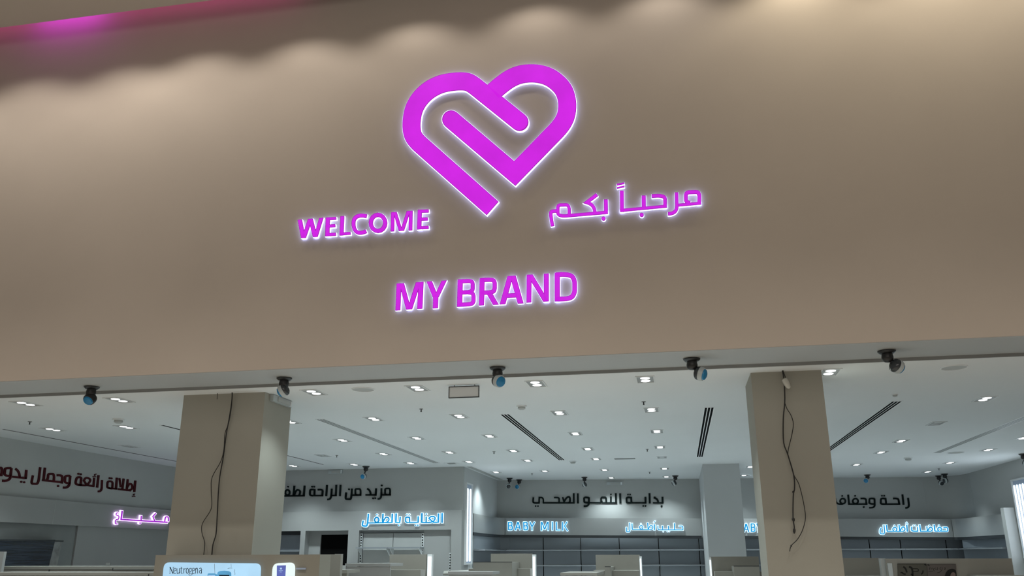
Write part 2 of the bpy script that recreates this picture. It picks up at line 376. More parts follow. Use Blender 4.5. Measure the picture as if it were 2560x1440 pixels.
# shelf niche: slotted posts, two back panels and a shelf that reaches out past the white front
YN = 20.42
bx = [on_y(px, 1345, YN).x for px in (908, 983, 1055)]
zp = on_y(960, 1333, YN).z
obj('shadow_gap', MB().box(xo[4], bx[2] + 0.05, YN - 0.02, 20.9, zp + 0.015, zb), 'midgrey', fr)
for k in range(2):
    obj('back_panel', MB().box(bx[k] + 0.008, bx[k + 1] - 0.008, YN, YN + 0.03, 1.78, zp), 'grey', fr)
    obj('back_panel', MB().box(bx[k] + 0.008, bx[k + 1] - 0.008, YN, YN + 0.03, 1.0, 1.765), 'grey', fr)
obj('niche_back', MB().box(bx[2] + 0.05, xo[5], YN - 0.02, 20.9, 0, zb), 'white', fr)
obj('niche_back', MB().box(xo[4], bx[2] + 0.05, YN + 0.04, YN + 0.06, 0, zb), 'panel', fr)
for xx, zh in ((bx[0] - 0.035, zp), (bx[2] + 0.025, zp), (xo[5] - 0.03, 1.66)):
    yy = YN - (0.03 if xx < bx[2] + 0.1 else 0.06)
    u = obj('slotted_post', MB().box(xx - 0.025, xx + 0.025, yy, yy + 0.035, 0.6, zh), 'whiteframe', fr)
    mm = MB()
    for i in range(22): mm.box(xx - 0.013, xx + 0.013, yy - 0.006, yy - 0.001, zh - 0.06 - i * 0.06, zh - 0.028 - i * 0.06)
    obj('slot_row', mm, 'blackhole', u, kind='stuff')
zs = on_y(980, 1371, 20.05).z
xs0, xs1 = on_y(889, 1368, 20.05).x, on_y(1050, 1368, 20.05).x
for a_, b_ in ((xs0, (xs0 + xs1) / 2 - 0.004), ((xs0 + xs1) / 2 + 0.004, xs1)):
    sh = obj('shelf', MB().box(a_, b_, 20.05, YN - 0.035, zs, zs + 0.03), 'shelf', fr)
    for xx in (a_ + 0.03, b_ - 0.05):
        mm = MB().hexa([(xx, YN - 0.04, zs - 0.16), (xx + 0.012, YN - 0.04, zs - 0.16), (xx + 0.012, YN - 0.07, zs - 0.16), (xx, YN - 0.07, zs - 0.16), (xx, YN - 0.04, zs), (xx + 0.012, YN - 0.04, zs), (xx + 0.012, 20.09, zs), (xx, 20.09, zs)])
        obj('bracket', mm, 'whiteframe', sh)

# left wall: white band and lower white front
lb = thing('wall_band', 'white sign band along the left wall under the red lettering', 'wall panel', (X_LEFT, 13, 2.19))
obj('panel', MB().box(X_LEFT, X_LEFT + 0.12, Y_STEP, 20.3, 2.19, 2.64), 'white', lb)
obj('lower_panel', MB().box(X_LEFT, X_LEFT + 0.05, 15.75, 20.3, 0, 2.19), 'white', lb)
obj('seam', MB().box(X_LEFT + 0.1205, X_LEFT + 0.122, 14.9, 14.912, 2.19, 2.64), 'grey', lb)
bk = thing('wall_panel', 'dark brown-black lining of the recess around the streaked screen on the left wall', 'wall panel', (X_LEFT, 13, 0))
obj('panel', MB().box(X_LEFT, X_LEFT + 0.02, Y_STEP, 15.74, 0, 2.19), 'midgrey', bk)
sc_ = thing('dark_screen', 'dark glossy streaked screen with a metal edge on the left wall', 'screen', (X_LEFT + 0.2, 13.5, 1.3))
XS = X_LEFT + 0.25
c = [on_x(px, py, XS) for px, py in ((-60, 1350), (156, 1350), (142, 1417), (-60, 1418))]
i1 = [on_x(px, py, XS) for px, py in ((137, 1358), (122, 1416))]
mm = MB().slab([c[0], Vector((XS, i1[0].y, c[1].z)), Vector((XS, i1[1].y, c[2].z)), c[3]], (-1, 0, 0), 0.2); obj('glass', mm, 'streak', sc_)
mm = MB().slab([Vector((XS, i1[0].y, c[1].z)), c[1], c[2], Vector((XS, i1[1].y, c[2].z))], (-1, 0, 0), 0.2); obj('metal_edge', mm, 'steel', sc_)
mm = MB().box(XS - 0.2, XS + 0.03, c[0].y, c[1].y, c[0].z, c[0].z + 0.025); obj('top_edge', mm, 'dark', sc_)

# ------------------------------------------------------------------ rear wall shelving, left of the pier and right of it
def bpt(x, y, pl=BAND_PL, off=0.0): return pl.at(x, y, off)
ztL, ztR = bpt(1262, 1294.5).z, bpt(2380, 1298).z
zbL, zbR = bpt(1262, 1336.5).z, bpt(2380, 1343).z
def zlin(x, a, b): return a + (b - a) * (x + 5.0) / 12.5
def lerp(a, b, t): return a + (b - a) * t
corner = BAND_PL.p
def band_path():
    """plan of the band: along the return wall, round the corner, along the rear wall, round and along the right wall"""
    P = [Vector((-5.03, 21.42, 0)), Vector((-5.03, 23.45, 0))]
    e = bpt(1262, 1310); e.z = 0; c0 = Vector((-5.03, 24.17, 0))
    for k in range(1, 8):
        t = k / 8; P.append((P[1] * (1 - t) ** 2 + c0 * 2 * t * (1 - t) + e * t * t))
    P.append(e)
    return P
PL_ = band_path()
e1 = bpt(2379, 1310); e1.z = 0; c1 = BAND_PL.p + BE * ((7.52 - BAND_PL.p.x) / BE.x); d1 = Vector((7.52, 24.5, 0)); d2 = Vector((7.52, 22.3, 0))
PR_ = [e1] + [e1 * (1 - k / 8) ** 2 + c1 * 2 * (k / 8) * (1 - k / 8) + d1 * (k / 8) ** 2 for k in range(1, 8)] + [d1, d2]
xpl = [BAND_PL.p + BE * (((0.60 if k == 0 else 1.50) - BAND_PL.p.x) / BE.x) for k in range(2)]
def ribbon(mb, pts, th, z0, z1, n_of=None):
    """vertical ribbon following plan points, thickness behind it"""
    vs = []; n = len(pts)
    for i, p in enumerate(pts):
        d = (pts[min(i + 1, n - 1)] - pts[max(i - 1, 0)]).normalized(); q = p + Vector((-d.y, d.x, 0)) * th
        a = z0(p.x) if callable(z0) else z0; b = z1(p.x) if callable(z1) else z1
        vs += [(p.x, p.y, a), (p.x, p.y, b), (q.x, q.y, b), (q.x, q.y, a)]
    fs = [(0, 1, 2, 3), (4 * n - 1, 4 * n - 2, 4 * n - 3, 4 * n - 4)]
    for i in range(n - 1):
        for k in range(4):
            m = (k + 1) % 4; fs.append((4 * i + m, 4 * i + k, 4 * i + 4 + k, 4 * i + 4 + m))
    return mb.add(vs, fs)
zt_f = lambda x: zlin(x, ztL, ztR); zb_f = lambda x: zlin(x, zbL, zbR)
def unit(label, pts, seams, x_end0, x_end1, curved):
    t = thing('wall_shelving', label, 'shelving', (pts[0].x, pts[0].y, 0))
    # straight sign band plus its curved end panels
    if curved == 'left':
        obj('curved_panel', ribbon(MB(), pts[:10], 0.04, zb_f, zt_f), 'white', t, smooth=True)
        obj('header_panel', ribbon(MB(), [pts[9] + BE * 0.012, pts[10]], 0.06, zb_f, zt_f), 'white', t)
    else:
        obj('header_panel', ribbon(MB(), pts[:2], 0.06, zb_f, zt_f), 'white', t)
        obj('curved_panel', ribbon(MB(), [pts[1] + BE * 0.012] + pts[2:], 0.04, zb_f, zt_f), 'white', t, smooth=True)
    z0 = lambda x: zb_f(x) - 0.075
    inn = [p + Vector((0, 0, 0)) for p in pts]
    obj('light_slot', ribbon(MB(), inn, 0.05, z0, lambda x: zb_f(x) - 0.001), 'dark', t, smooth=True)
    return t
u1 = unit('long grey wall shelving under the blue infant milk sign, left of the white pier', PL_ + [xpl[0]], None, 0, 0, 'left')
u2 = unit('grey wall shelving under the blue nappy sign, right of the white pier', [xpl[1]] + PR_, None, 0, 0, 'right')
BKP = Plane(A_ + BN * 0.03, BN)
def panels(t, pxs, zt0=None):
    for a, b in zip(pxs[:-1], pxs[1:]):
        p = BKP.at(a, 1350); q = BKP.at(b, 1350); p.z = q.z = 0
        p = p + BE * 0.012; q = q - BE * 0.012
        zt_ = zlin(p.x, zbL, zbR) - 0.05
        for z0, z1 in ((1.752, zt_), (1.352, 1.742), (0.90, 1.342)):
            mb = MB().hexa([(p.x, p.y, z0), (q.x, q.y, z0), (q.x - BN.x * .02, q.y - BN.y * .02, z0), (p.x - BN.x * .02, p.y - BN.y * .02, z0), (p.x, p.y, z1), (q.x, q.y, z1), (q.x - BN.x * .02, q.y - BN.y * .02, z1), (p.x - BN.x * .02, p.y - BN.y * .02, z1)])
            obj('back_panel', mb, 'panel', t)
        for z in (1.742, 1.342):
            f = BN * 0.30; p2 = p - BE * 0.008; q2 = q + BE * 0.008
            sh = obj('shelf', MB().hexa([(p2.x, p2.y, z - 0.03), (p2.x + f.x, p2.y + f.y, z - 0.03), (q2.x + f.x, q2.y + f.y, z - 0.03), (q2.x, q2.y, z - 0.03), (p2.x, p2.y, z), (p2.x + f.x, p2.y + f.y, z), (q2.x + f.x, q2.y + f.y, z), (q2.x, q2.y, z)]), 'shelf', t)
            g = BN * 0.302; g2 = BN * 0.312
            obj('price_rail', MB().hexa([(p2.x + g.x, p2.y + g.y, z - 0.035), (p2.x + g2.x, p2.y + g2.y, z - 0.035), (q2.x + g2.x, q2.y + g2.y, z - 0.035), (q2.x + g.x, q2.y + g.y, z - 0.035), (p2.x + g.x, p2.y + g.y, z + 0.004), (p2.x + g2.x, p2.y + g2.y, z + 0.004), (q2.x + g2.x, q2.y + g2.y, z + 0.004), (q2.x + g.x, q2.y + g.y, z + 0.004)]), 'shelf', sh)
    for a in pxs[1:-1]:
        p = BKP.at(a, 1350); p.z = 0
        mb = MB(); z = 0.9
        mb.hexa([(p.x - .008, p.y, z), (p.x + .008, p.y, z), (p.x + .008, p.y + .02, z), (p.x - .008, p.y + .02, z), (p.x - .008, p.y, 2.1), (p.x + .008, p.y, 2.1), (p.x + .008, p.y + .02, 2.1), (p.x - .008, p.y + .02, 2.1)])
        u = obj('slotted_post', mb, 'blackhole', t)
panels(u1, [1236, 1265.7, 1358, 1451.5, 1547.7, 1645.6, 1746.5, 1762])
panels(u2, [1858, 1985, 2080, 2172, 2249.7, 2363.5, 2434])
# rounded end bays of both units
def endbay(t, pts, cut):
    for z0, z1 in ((1.752, 2.12), (1.352, 1.742), (0.9, 1.342)):
        for i, j in cut:
            seg = [p for p in pts[i:j + 1]]
            obj('back_panel', ribbon(MB(), seg, 0.02, z0, z1), 'panel', t, smooth=True)
wl = [Vector((-5.05, 21.5, 0)), Vector((-5.05, 22.6, 0)), Vector((-5.05, 23.7, 0)), Vector((-5.05, 24.1, 0)), Vector((-4.95, 24.36, 0)), Vector((-4.72, 24.46, 0))]
endbay(u1, wl, [(0, 1), (1, 5)])
wr = [BKP.at(2434, 1350) + BE * 0.012, BKP.at(2464, 1350), Vector((7.45, 25.6, 0)), Vector((7.62, 25.1, 0)), Vector((7.66, 23.9, 0)), Vector((7.66, 22.4, 0))]
for p in wr: p.z = 0
endbay(u2, wr, [(0, 1), (1, 4), (4, 5)])
for z in (1.742, 1.342):
    obj('shelf', MB().box(-5.05, -4.75, 21.45, 24.3, z - 0.03, z), 'shelf', u1)
    obj('shelf', MB().box(7.36, 7.66, 22.4, 25.7, z - 0.03, z), 'shelf', u2)
# rounded corner between rear wall and right wall
pa_, pc_, pd_ = A_ + BE * 11.95 + BN * 0.002, Vector((7.697, 26.09, 0)), Vector((7.697, 25.0, 0))
cp = [pa_ * (1 - k / 16) ** 2 + pc_ * 2 * (k / 16) * (1 - k / 16) + pd_ * (k / 16) ** 2 for k in range(17)]
o = obj('wall_back', ribbon(MB(), cp, 0.006, 2.2, Z_CEIL), 'wall', smooth=True, label='rounded grey corner between the rear wall and the right wall'); o['kind'] = 'structure'
# end post of the right unit
t = thing('end_post', 'pale vertical post between the right shelving and the light panel', 'post', (7.5, 22.2, 0))
obj('post', MB().box(7.42, X_RIGHT - 0.001, 22.06, 22.28, 0, 2.62), 'wall', t)

# ------------------------------------------------------------------ LED light panels
def led_panel(label, X, y0, y1, z0, z1, sgn, n, mod=0.0):
    t = thing('led_panel', label, 'light', (X, y0, z0))
    f = X + sgn * 0.05
    mb = MB(); b = 0.035
    mb.box(X, f, y0, y0 + b, z0, z1).box(X, f, y1 - b, y1, z0, z1).box(X, f, y0 + b, y1 - b, z1 - b, z1).box(X, f, y0 + b, y1 - b, z0, z0 + b)
    obj('frame', mb, 'whiteframe', t)
    obj('tray', MB().box(X, X + sgn * 0.012, y0 + b, y1 - b, z0 + b, z1 - b), 'led_back', t)
    st = (y1 - y0 - 2 * b) / n
    for k in range(n):
        y = y0 + b + st * (k + 0.5)
        obj('tube', MB().lathe([(0.006, 0), (0.02, 0.02), (0.02, z1 - z0 - 2 * b - 0.14), (0.006, z1 - z0 - 2 * b - 0.12)], (X + sgn * 0.03, y, z0 + b + 0.03), (0, 0, 1), 10), 'led', t, smooth=True)
    return t
led_panel('tall lit panel of white tubes on the return wall', -5.06, 20.56, 21.22, 1.39, 3.30, 1, 2)
led_panel('large lit panel of vertical white tubes at the right edge of the picture', X_RIGHT, 20.2, 22.02, 1.42, 3.24, -1, 10)
light('led_panel_glow', 'AREA', (X_RIGHT - 0.12, 21.1, 2.35), 14, (0.8, 0.92, 1.0), shape='RECTANGLE', size=1.7, size_y=1.7).rotation_euler = (0, math.radians(90), 0)
light('led_panel_glow', 'AREA', (-4.95, 20.9, 2.35), 7, (0.8, 0.92, 1.0), shape='RECTANGLE', size=1.7, size_y=0.7).rotation_euler = (0, math.radians(-90), 0)

# ------------------------------------------------------------------ lettering
PH = {}
sign('heart_logo', 'large glowing magenta heart emblem drawn as one folded band, above the magenta words', 'sign', F_PL, 960, 120, 3.1296, 140, [
    ['T 850,1255 285,755 ~248,722 ~218,668 ~212,575 ~236,455 ~318,348 ~430,282 ~545,261 ~632,259 ~680,273 726,310 1060,578|142'],
    ['R 525,558 1023,981 1345,650 ~1408,585 ~1440,465 ~1418,335 ~1338,250 ~1255,208 ~1155,194 ~1045,208 ~940,265 850,345|143']], 'magenta', 'halo', 0.05, 1.4)
sign('welcome_sign', 'glowing magenta capital letters WELCOME on the beige wall, left of the heart', 'sign', F_PL, 720, 500, 6.737, 68, [
    ['H 198,330 257,642|76', 'H 262,642 375,314|78', 'H 378,313 457,625|78', 'H 462,625 562,299|74'],
    ['H 671,292 660,612|74', 'L 640,318 813,308|50', 'L 640,440 798,431|56', 'L 640,584 808,576|56'],
    ['H 915,270 900,598|70', 'L 870,572 1055,560|50'],
    ['L 1328,275 ~1240,250 ~1120,290 ~1095,405 ~1130,530 ~1230,565 1320,524|68'],
    ['E 1515,385 122,136|74'],
    ['H 1765,203 1758,530|62', 'H 1800,203 1898,522|66', 'H 1922,520 2030,182|66', 'H 2068,180 2062,513|66'],
    ['H 2220,165 2208,497|76', 'L 2190,190 2372,184|56', 'L 2190,325 2356,318|56', 'L 2190,469 2370,460|56']], 'magenta', 'halo', 0.045, 0.9)
sign('arabic_welcome_sign', 'glowing magenta Arabic welcome lettering on the beige wall, right of the heart', 'sign', F_PL, 1350, 440, 6.095, 60, [
    ['L 2425,430 2428,310 ~2425,242 ~2330,245 ~2225,248 ~2222,340 ~2230,400 2290,412|62', 'L 2457,412 2100,444|46', 'L 2080,248 2086,460 ~2085,575 1948,575|56'],
    ['L 1700,306 1790,300 ~1905,300 ~1905,400 1905,480|58', 'L 1935,458 1216,526|48', 'L 1580,296 1582,490|66', 'L 1246,221 1249,548|63'],
    ['D 1550,592|34'],
    ['L 1170,132 1285,108|28', 'L 1170,181 1288,157|28'],
    ['L 1003,356 1006,572|62', 'L 870,282 712,402 ~830,430 838,560|56',
     'L 445,600 445,510 ~440,438 ~355,440 ~272,442 ~272,520 ~275,608 375,608 1037,552|52', 'L 262,535 ~168,525 ~160,600 192,766|56'],
    ['D 968,648|34']], 'magenta', 'halo', 0.045, 0.9)
sign('my_brand_sign', 'glowing magenta capital letters MY BRAND, lowest on the beige wall', 'sign', F_PL, 960, 660, 4.923, 62, [
    ['H 185,237 170,572|62', 'H 216,237 302,560|62', 'H 314,559 423,222|64', 'H 455,220 440,552|66'],
    ['H 557,213 634,410|70', 'H 741,202 642,410|64', 'H 637,380 632,546|66'],
    ['H 938,188 930,526|66', 'L 925,214 1025,209 ~1075,208 ~1091,235 ~1091,275 ~1091,316 ~1068,344 1025,347 925,352|52', 'L 925,350 1025,347 ~1082,350 ~1101,382 ~1101,425 ~1101,466 ~1075,494 1020,497 905,502|52'],
    ['H 1208,172 1200,510|64', 'L 1190,198 1290,193 ~1346,193 ~1362,225 ~1362,265 ~1362,306 ~1345,346 1290,350 1190,354|54', 'H 1290,350 1378,502|74'],
    ['H 1555,145 1458,497|72', 'H 1585,143 1682,487|74', 'L 1500,390 1640,384|56'],
    ['H 1786,130 1783,475|62', 'H 1795,130 1995,463|72', 'H 1998,117 1998,462|64'],
    ['H 2132,108 2133,460|66', 'L 2110,133 2185,128 ~2300,126 ~2346,200 ~2346,280 ~2346,360 ~2295,430 2185,430 2110,432|60']], 'magenta', 'halo', 0.045, 0.9)
sign('red_slogan', 'dark red Arabic slogan on the grey left wall', 'sign', L_PL, 0, 1140, 7.314, 40, [
    ['L 2480,450 2460,658|38'], ['L 2476,694 ~2425,702 2462,718|16', 'L 2420,738 2478,740|16'],
    ['L 2342,425 2322,625|36', 'L 2320,600 ~2360,500 ~2425,520 ~2425,630 2320,626|34', 'L 2400,634 2160,604|32', 'L 2268,412 2242,610|36', 'L 2188,405 2212,572|32'],
    ['L 2142,396 2125,612|38', 'L 2140,602 1985,586|30', 'L 2058,592 2064,500 ~2058,462 ~1975,462 ~1968,520 ~1965,592 2058,596|34'],
    ['D 2010,405|17'], ['D 2046,409|17'],
    ['L 1872,440 1865,580 ~1862,655 1795,648|34'], ['L 1808,350 1782,578|38'], ['L 1768,330 ~1712,338 1748,360|16', 'L 1700,378 1762,380|18'],
    ['L 1728,400 1716,562|36', 'L 1726,556 1590,530 1540,450 ~1560,400 ~1620,400 ~1670,440 ~1610,520 ~1560,545 1430,522|34',
     'L 1480,530 1490,410 ~1488,388 ~1415,388 ~1395,440 ~1385,505 ~1430,530 1500,532|38'],
    ['D 1440,325|19'], ['D 1482,334|19'],
    ['L 1288,362 ~1200,355 ~1195,420 ~1190,500 1282,498|38', 'L 1290,362 1278,500 ~1262,592 1160,578|40'],
    ['L 1045,352 ~1145,345 ~1145,430 1135,505|40', 'L 1155,484 775,440|36', 'L 988,470 994,390 ~990,325 ~935,325 ~885,330 ~885,410 855,460|38', 'L 828,212 800,450|40'], ['D 1068,550|20'],
    ['L 742,204 716,430 ~700,510 ~640,510 ~580,505 ~592,430 608,355|38'],
    ['L 488,256 474,420|40', 'L 482,405 235,380|36', 'L 287,235 ~362,270 368,395|38'], ['D 395,472|19'], ['D 448,480|19'],
    ['L 210,222 ~100,215 ~95,275 ~85,368 200,362|40', 'L 214,222 200,370 ~185,468 48,452|42'],
    ['L -60,350 30,350 ~42,290 ~40,215 ~-10,215 ~-70,215 ~-75,290 -60,350|42']], 'letter_red', None, 0.015)
sign('comfort_slogan', 'dark Arabic slogan on the grey rear left wall, beside the left column', 'sign', BL_PL, 700, 1190, 8.533, 36, [
    ['L 2340,412 2345,330 ~2345,265 ~2295,265 ~2238,268 ~2238,330 ~2238,395 2285,402|34', 'L 2360,400 2150,402|32', 'L 2160,260 2158,410 ~2150,495 2080,490|34'], ['D 2165,200|19'],
    ['L 2046,262 2036,416|36', 'L 2055,402 1820,402|32', 'L 1856,270 ~1930,300 1928,400|36'], ['D 1980,475|18'], ['D 2028,472|18'],
    ['L 1712,422 1716,340 ~1716,275 ~1660,275 ~1604,275 ~1604,340 ~1604,402 1655,406|34', 'L 1728,405 1530,410|32', 'L 1530,268 1520,415 ~1515,495 ~1450,495 ~1392,492 ~1398,420 1408,350|38'], ['D 1468,283|19'],
    ['L 1288,188 1272,430|36'],
    ['L 1197,188 1186,430|36', 'L 1205,415 1085,418|32', 'L 1100,270 1090,415 ~1080,508 1005,500|36'],
    ['L 998,190 982,430|38'],
    ['L 800,292 ~902,282 ~905,350 896,430|36', 'L 915,418 660,418|32', 'L 728,420 733,295 ~640,275 ~632,350 ~630,418 695,420|36'], ['D 680,227|19'], ['D 724,227|19'],
    ['L 520,205 502,435|38', 'L 518,420 90,425|34', 'L 302,208 282,420|38', 'L 300,420 ~335,290 ~410,300 ~435,345 400,420|34', 'E 155,352 47,56|34'], ['D 168,228|18']], 'letter_dark', None, 0.03)
sign('growth_slogan', 'dark Arabic slogan on the rear wall above the blue infant milk sign', 'sign', B_PL, 1320, 1220, 7.314, 32, [
    ['L 2460,160 2462,285|36', 'L 2480,272 2285,272|26', 'L 2300,172 ~2385,200 2382,272|32'], ['D 2445,330|17'],
    ['L 2222,95 2228,282|34'],
    ['L 2148,160 2150,285|34', 'L 2165,272 1850,272|26', 'L 1890,272 1888,178 ~1800,162 ~1803,225 ~1803,275 1885,272|34'], ['D 2108,327|16'], ['D 2150,327|16'], ['D 1828,118|15'], ['D 1868,118|15'],
    ['L 1685,97 1688,282|34'],
    ['L 1606,95 1610,285|34', 'L 1625,272 1365,272 ~1352,272 1350,230|26', 'L 1517,155 1517,272|32', 'L 1434,272 1432,215 ~1430,170 ~1385,170 ~1338,170 ~1338,225 ~1335,272 1310,272|30', 'L 1320,270 1115,270|26',
     'L 1112,178 ~1025,162 ~1028,220 ~1028,272 1120,268|34', 'L 1115,168 1115,270 ~1115,338 1018,332|34'], ['D 1517,117|16'],
    ['L 910,97 912,282|34'],
    ['L 836,95 838,285|34', 'L 852,272 270,272|26', 'L 650,270 ~700,170 ~765,160 ~768,215 ~765,270 735,270|32', 'L 634,165 652,240|28', 'L 475,175 ~565,168 ~570,215 568,270|28',
     'L 282,285 280,220 ~278,174 240,174 205,174 202,285|28', 'L 215,270 ~95,285 ~92,220 98,170|30'], ['D 140,330|15'], ['D 182,330|15']], 'letter_dark', None, 0.03)
sign('dryness_slogan', 'dark Arabic slogan on the rear wall, right of the right column', 'sign', B_PL, 2080, 1220, 12.19, 50, [
    ['L 2325,300 2348,490 ~2365,612 2243,606|50'], ['L 2152,195 2187,510|52'],
    ['L 1870,322 ~2020,305 ~2045,420 2058,510|50', 'L 2085,490 1580,490|42', 'L 1658,490 1638,325 ~1500,300 ~1492,400 ~1492,492 1600,490|50'], ['D 1527,236|25'], ['D 1597,236|25'],
    ['L 1300,325 ~1150,300 ~1142,400 ~1145,490 1312,486|48', 'L 1302,322 1308,510 ~1315,612 1143,600|46'],
    ['L 880,320 ~1040,305 ~1045,420 1062,510|48', 'L 1085,490 505,490|42', 'E 720,400 82,78|46', 'L 498,203 528,505|50'], ['D 975,580|26'], ['D 710,237|26'],
    ['E 335,400 80,80|46', 'L 335,490 250,490 ~110,490 105,315|46'], ['D 317,240|25']], 'letter_dark', None, 0.03)
sign('child_care_sign', 'glowing blue Arabic sign on the white header over the rear left shelf niche', 'sign', BLF_PL, 890, 1270, 11.13, 42, [
    ['L 2395,142 2392,415|46'],
    ['L 2295,150 2287,412|48', 'L 2295,398 2150,396 2032,292 ~2060,232 ~2190,238 ~2205,300 ~2150,385 2040,402 1820,402|40', 'L 1952,240 1950,400|42', 'L 1836,142 1828,415|48'], ['D 1955,170|22'],
    ['L 1730,226 1728,412|46', 'L 1750,398 1440,400|36', 'L 1490,405 1488,262 ~1385,242 ~1380,320 ~1380,402 1455,402|42'], ['D 1660,480|20'], ['D 1720,480|22'], ['D 1415,178|18'], ['D 1478,178|18'],
    ['L 1230,240 1216,412|42', 'L 1235,402 1085,402|36', 'L 1118,150 1106,418|46'], ['D 1188,478|20'],
    ['L 1010,155 1001,415|46', 'L 1020,402 345,416|36', 'L 750,157 738,400|46', 'L 752,400 ~810,245 ~900,262 ~925,330 ~870,402 790,404|38', 'E 576,330 60,68|42', 'L 345,160 325,395 ~310,505 ~240,502 ~172,495 ~188,400 200,348|46'], ['D 580,185|20']], 'cyan', 'halo_blue', 0.05, 2.2)
BM = [['L 232,205 238,506|48', 'L 232,226 295,222 ~352,228 ~352,280 ~350,345 295,350 235,352|44', 'L 235,352 300,352 ~368,355 ~364,425 ~362,488 298,490 238,492|44'],
    ['L 567,205 474,508|48', 'L 572,205 648,492|46', 'L 500,405 626,400|38'],
    ['L 775,210 783,500|48', 'L 775,230 838,226 ~892,232 ~892,282 ~890,345 835,350 778,352|44', 'L 778,352 842,352 ~908,355 ~906,425 ~904,488 840,488 785,490|44'],
    ['L 990,205 1068,385|44', 'L 1160,210 1066,385|42', 'L 1068,365 1066,512|42'],
    ['L 1400,200 1408,520|40', 'L 1412,205 1512,475|42', 'L 1518,475 1622,205|42', 'L 1640,200 1640,516|42'],
    ['L 1790,205 1790,512|42'],
    ['L 1938,215 1940,512|44', 'L 1920,498 2062,498|40'],
    ['L 2155,210 2155,520|42', 'L 2312,205 2222,358 2332,532|40']]
sign('infant_milk_sign', 'glowing blue capital letters BABY MILK on the rear shelving header', 'sign', BAND_PL, 1255, 1290, 14.22, 42, BM, 'cyan', 'halo_blue', 0.05, 2.2)
sign('arabic_infant_milk_sign', 'glowing blue Arabic sign on the rear header, left of the white pier', 'sign', BAND_PL, 1550, 1290, 14.22, 38, [
    ['L 2100,355 ~2222,345 ~2240,420 2240,502|36', 'L 2250,488 1450,488 ~1355,488 ~1348,420 1345,342|36', 'L 1930,255 1942,482|40', 'L 1718,345 1728,485|40', 'L 1512,345 1518,485|38'], ['D 1690,552|16'], ['D 1752,550|16'], ['D 1540,558|13'],
    ['L 1218,290 1228,502|44'], ['L 1255,170 1198,232|24'],
    ['L 985,240 1000,480|40', 'L 1010,480 ~1060,330 ~1140,335 ~1185,400 ~1130,482 1050,482|34', 'L 1080,478 430,478|32', 'E 755,402 60,64|34', 'L 425,260 436,485|40'], ['D 745,275|16'],
    ['L 345,235 352,460 ~345,555 ~290,558 ~228,555 ~226,480 228,400|36']], 'cyan', 'halo_blue', 0.05, 2.2)
sign('half_hidden_blue_sign', 'glowing blue letters AB on the rear header, half hidden between white pier and right column', 'sign', BAND_PL, 1480, 1280, 5.333, 17, [
    ['L 2053,155 2028,266|18', 'L 2056,155 2090,266|18', 'L 2036,232 2084,232|14'],
    ['L 2122,150 2126,266|18', 'L 2122,158 2148,158 ~2166,160 ~2166,180 ~2166,203 2146,204 2124,205|15', 'L 2124,205 2150,205 ~2172,208 ~2172,232 ~2172,258 2150,258 2126,259|15'],
    ['L 2196,152 2222,215|17', 'L 2252,152 2222,215|17', 'L 2222,208 2224,268|17']], 'cyan', 'halo_blue', 0.05, 2.2)
sign('nappy_sign', 'glowing blue Arabic sign on the rear header, right of the right column', 'sign', BAND_PL, 2180, 1295, 12.19, 36, [
    ['L 2175,290 ~2295,275 ~2315,350 2302,410|34', 'L 2312,400 1915,400|32', 'E 2060,342 55,62|34', 'L 1895,202 1920,405|40'], ['D 2048,222|15'],
    ['L 1700,400 ~1745,280 ~1810,282 ~1850,330 ~1820,402 1780,402|34', 'L 1672,255 1690,400|34', 'L 1800,402 1460,402|32', 'L 1455,205 1478,402|38'], ['D 1755,230|15'],
    ['L 1385,275 1394,402 1290,402 ~1210,398 ~1203,320 1215,265|36'], ['D 1270,228|15'], ['D 1325,228|15'],
    ['L 1060,205 1078,420|40'], ['L 1100,185 ~1030,162 1072,130|18'],
    ['L 825,205 850,402|38', 'L 860,402 ~905,270 ~985,275 ~1015,345 ~975,408 900,406|34', 'L 930,405 455,405|32', 'E 695,345 60,62|34', 'L 440,210 466,408|40'], ['D 690,228|15'],
    ['L 365,210 382,375 ~382,488 ~320,482 ~252,478 ~248,400 ~255,340 290,300|34']], 'cyan', 'halo_blue', 0.05, 2.2)
LB_PL = Plane((X_LEFT + 0.12, 0, 0), (1, 0, 0))
sign('makeup_sign', 'glowing violet Arabic sign on the white band of the left wall', 'sign', LB_PL, 270, 1260, 15.06, 50, [
    ['L 400,350 ~350,310 ~300,385 ~330,430 ~440,450 400,560|34', 'L 410,570 ~290,580 ~275,700 ~300,755 372,748|40'],
    ['L 540,252 495,605|58', 'L 480,580 2250,690|58', 'L 1262,440 1248,620|48', 'L 1805,350 1692,470 1768,645|44', 'L 2140,680 ~2150,500 ~2235,470 ~2290,520 2275,660|46'],
    ['D 1215,720|30']], 'purple', 'halo_violet', 0.05, 2.6)
# ------------------------------------------------------------------ shop furniture in the lower edge of the picture
def X(px, Y, py=1390): return on_y(px, py, Y).x
def Z(py, Y, px=1280): return on_y(px, py, Y).z
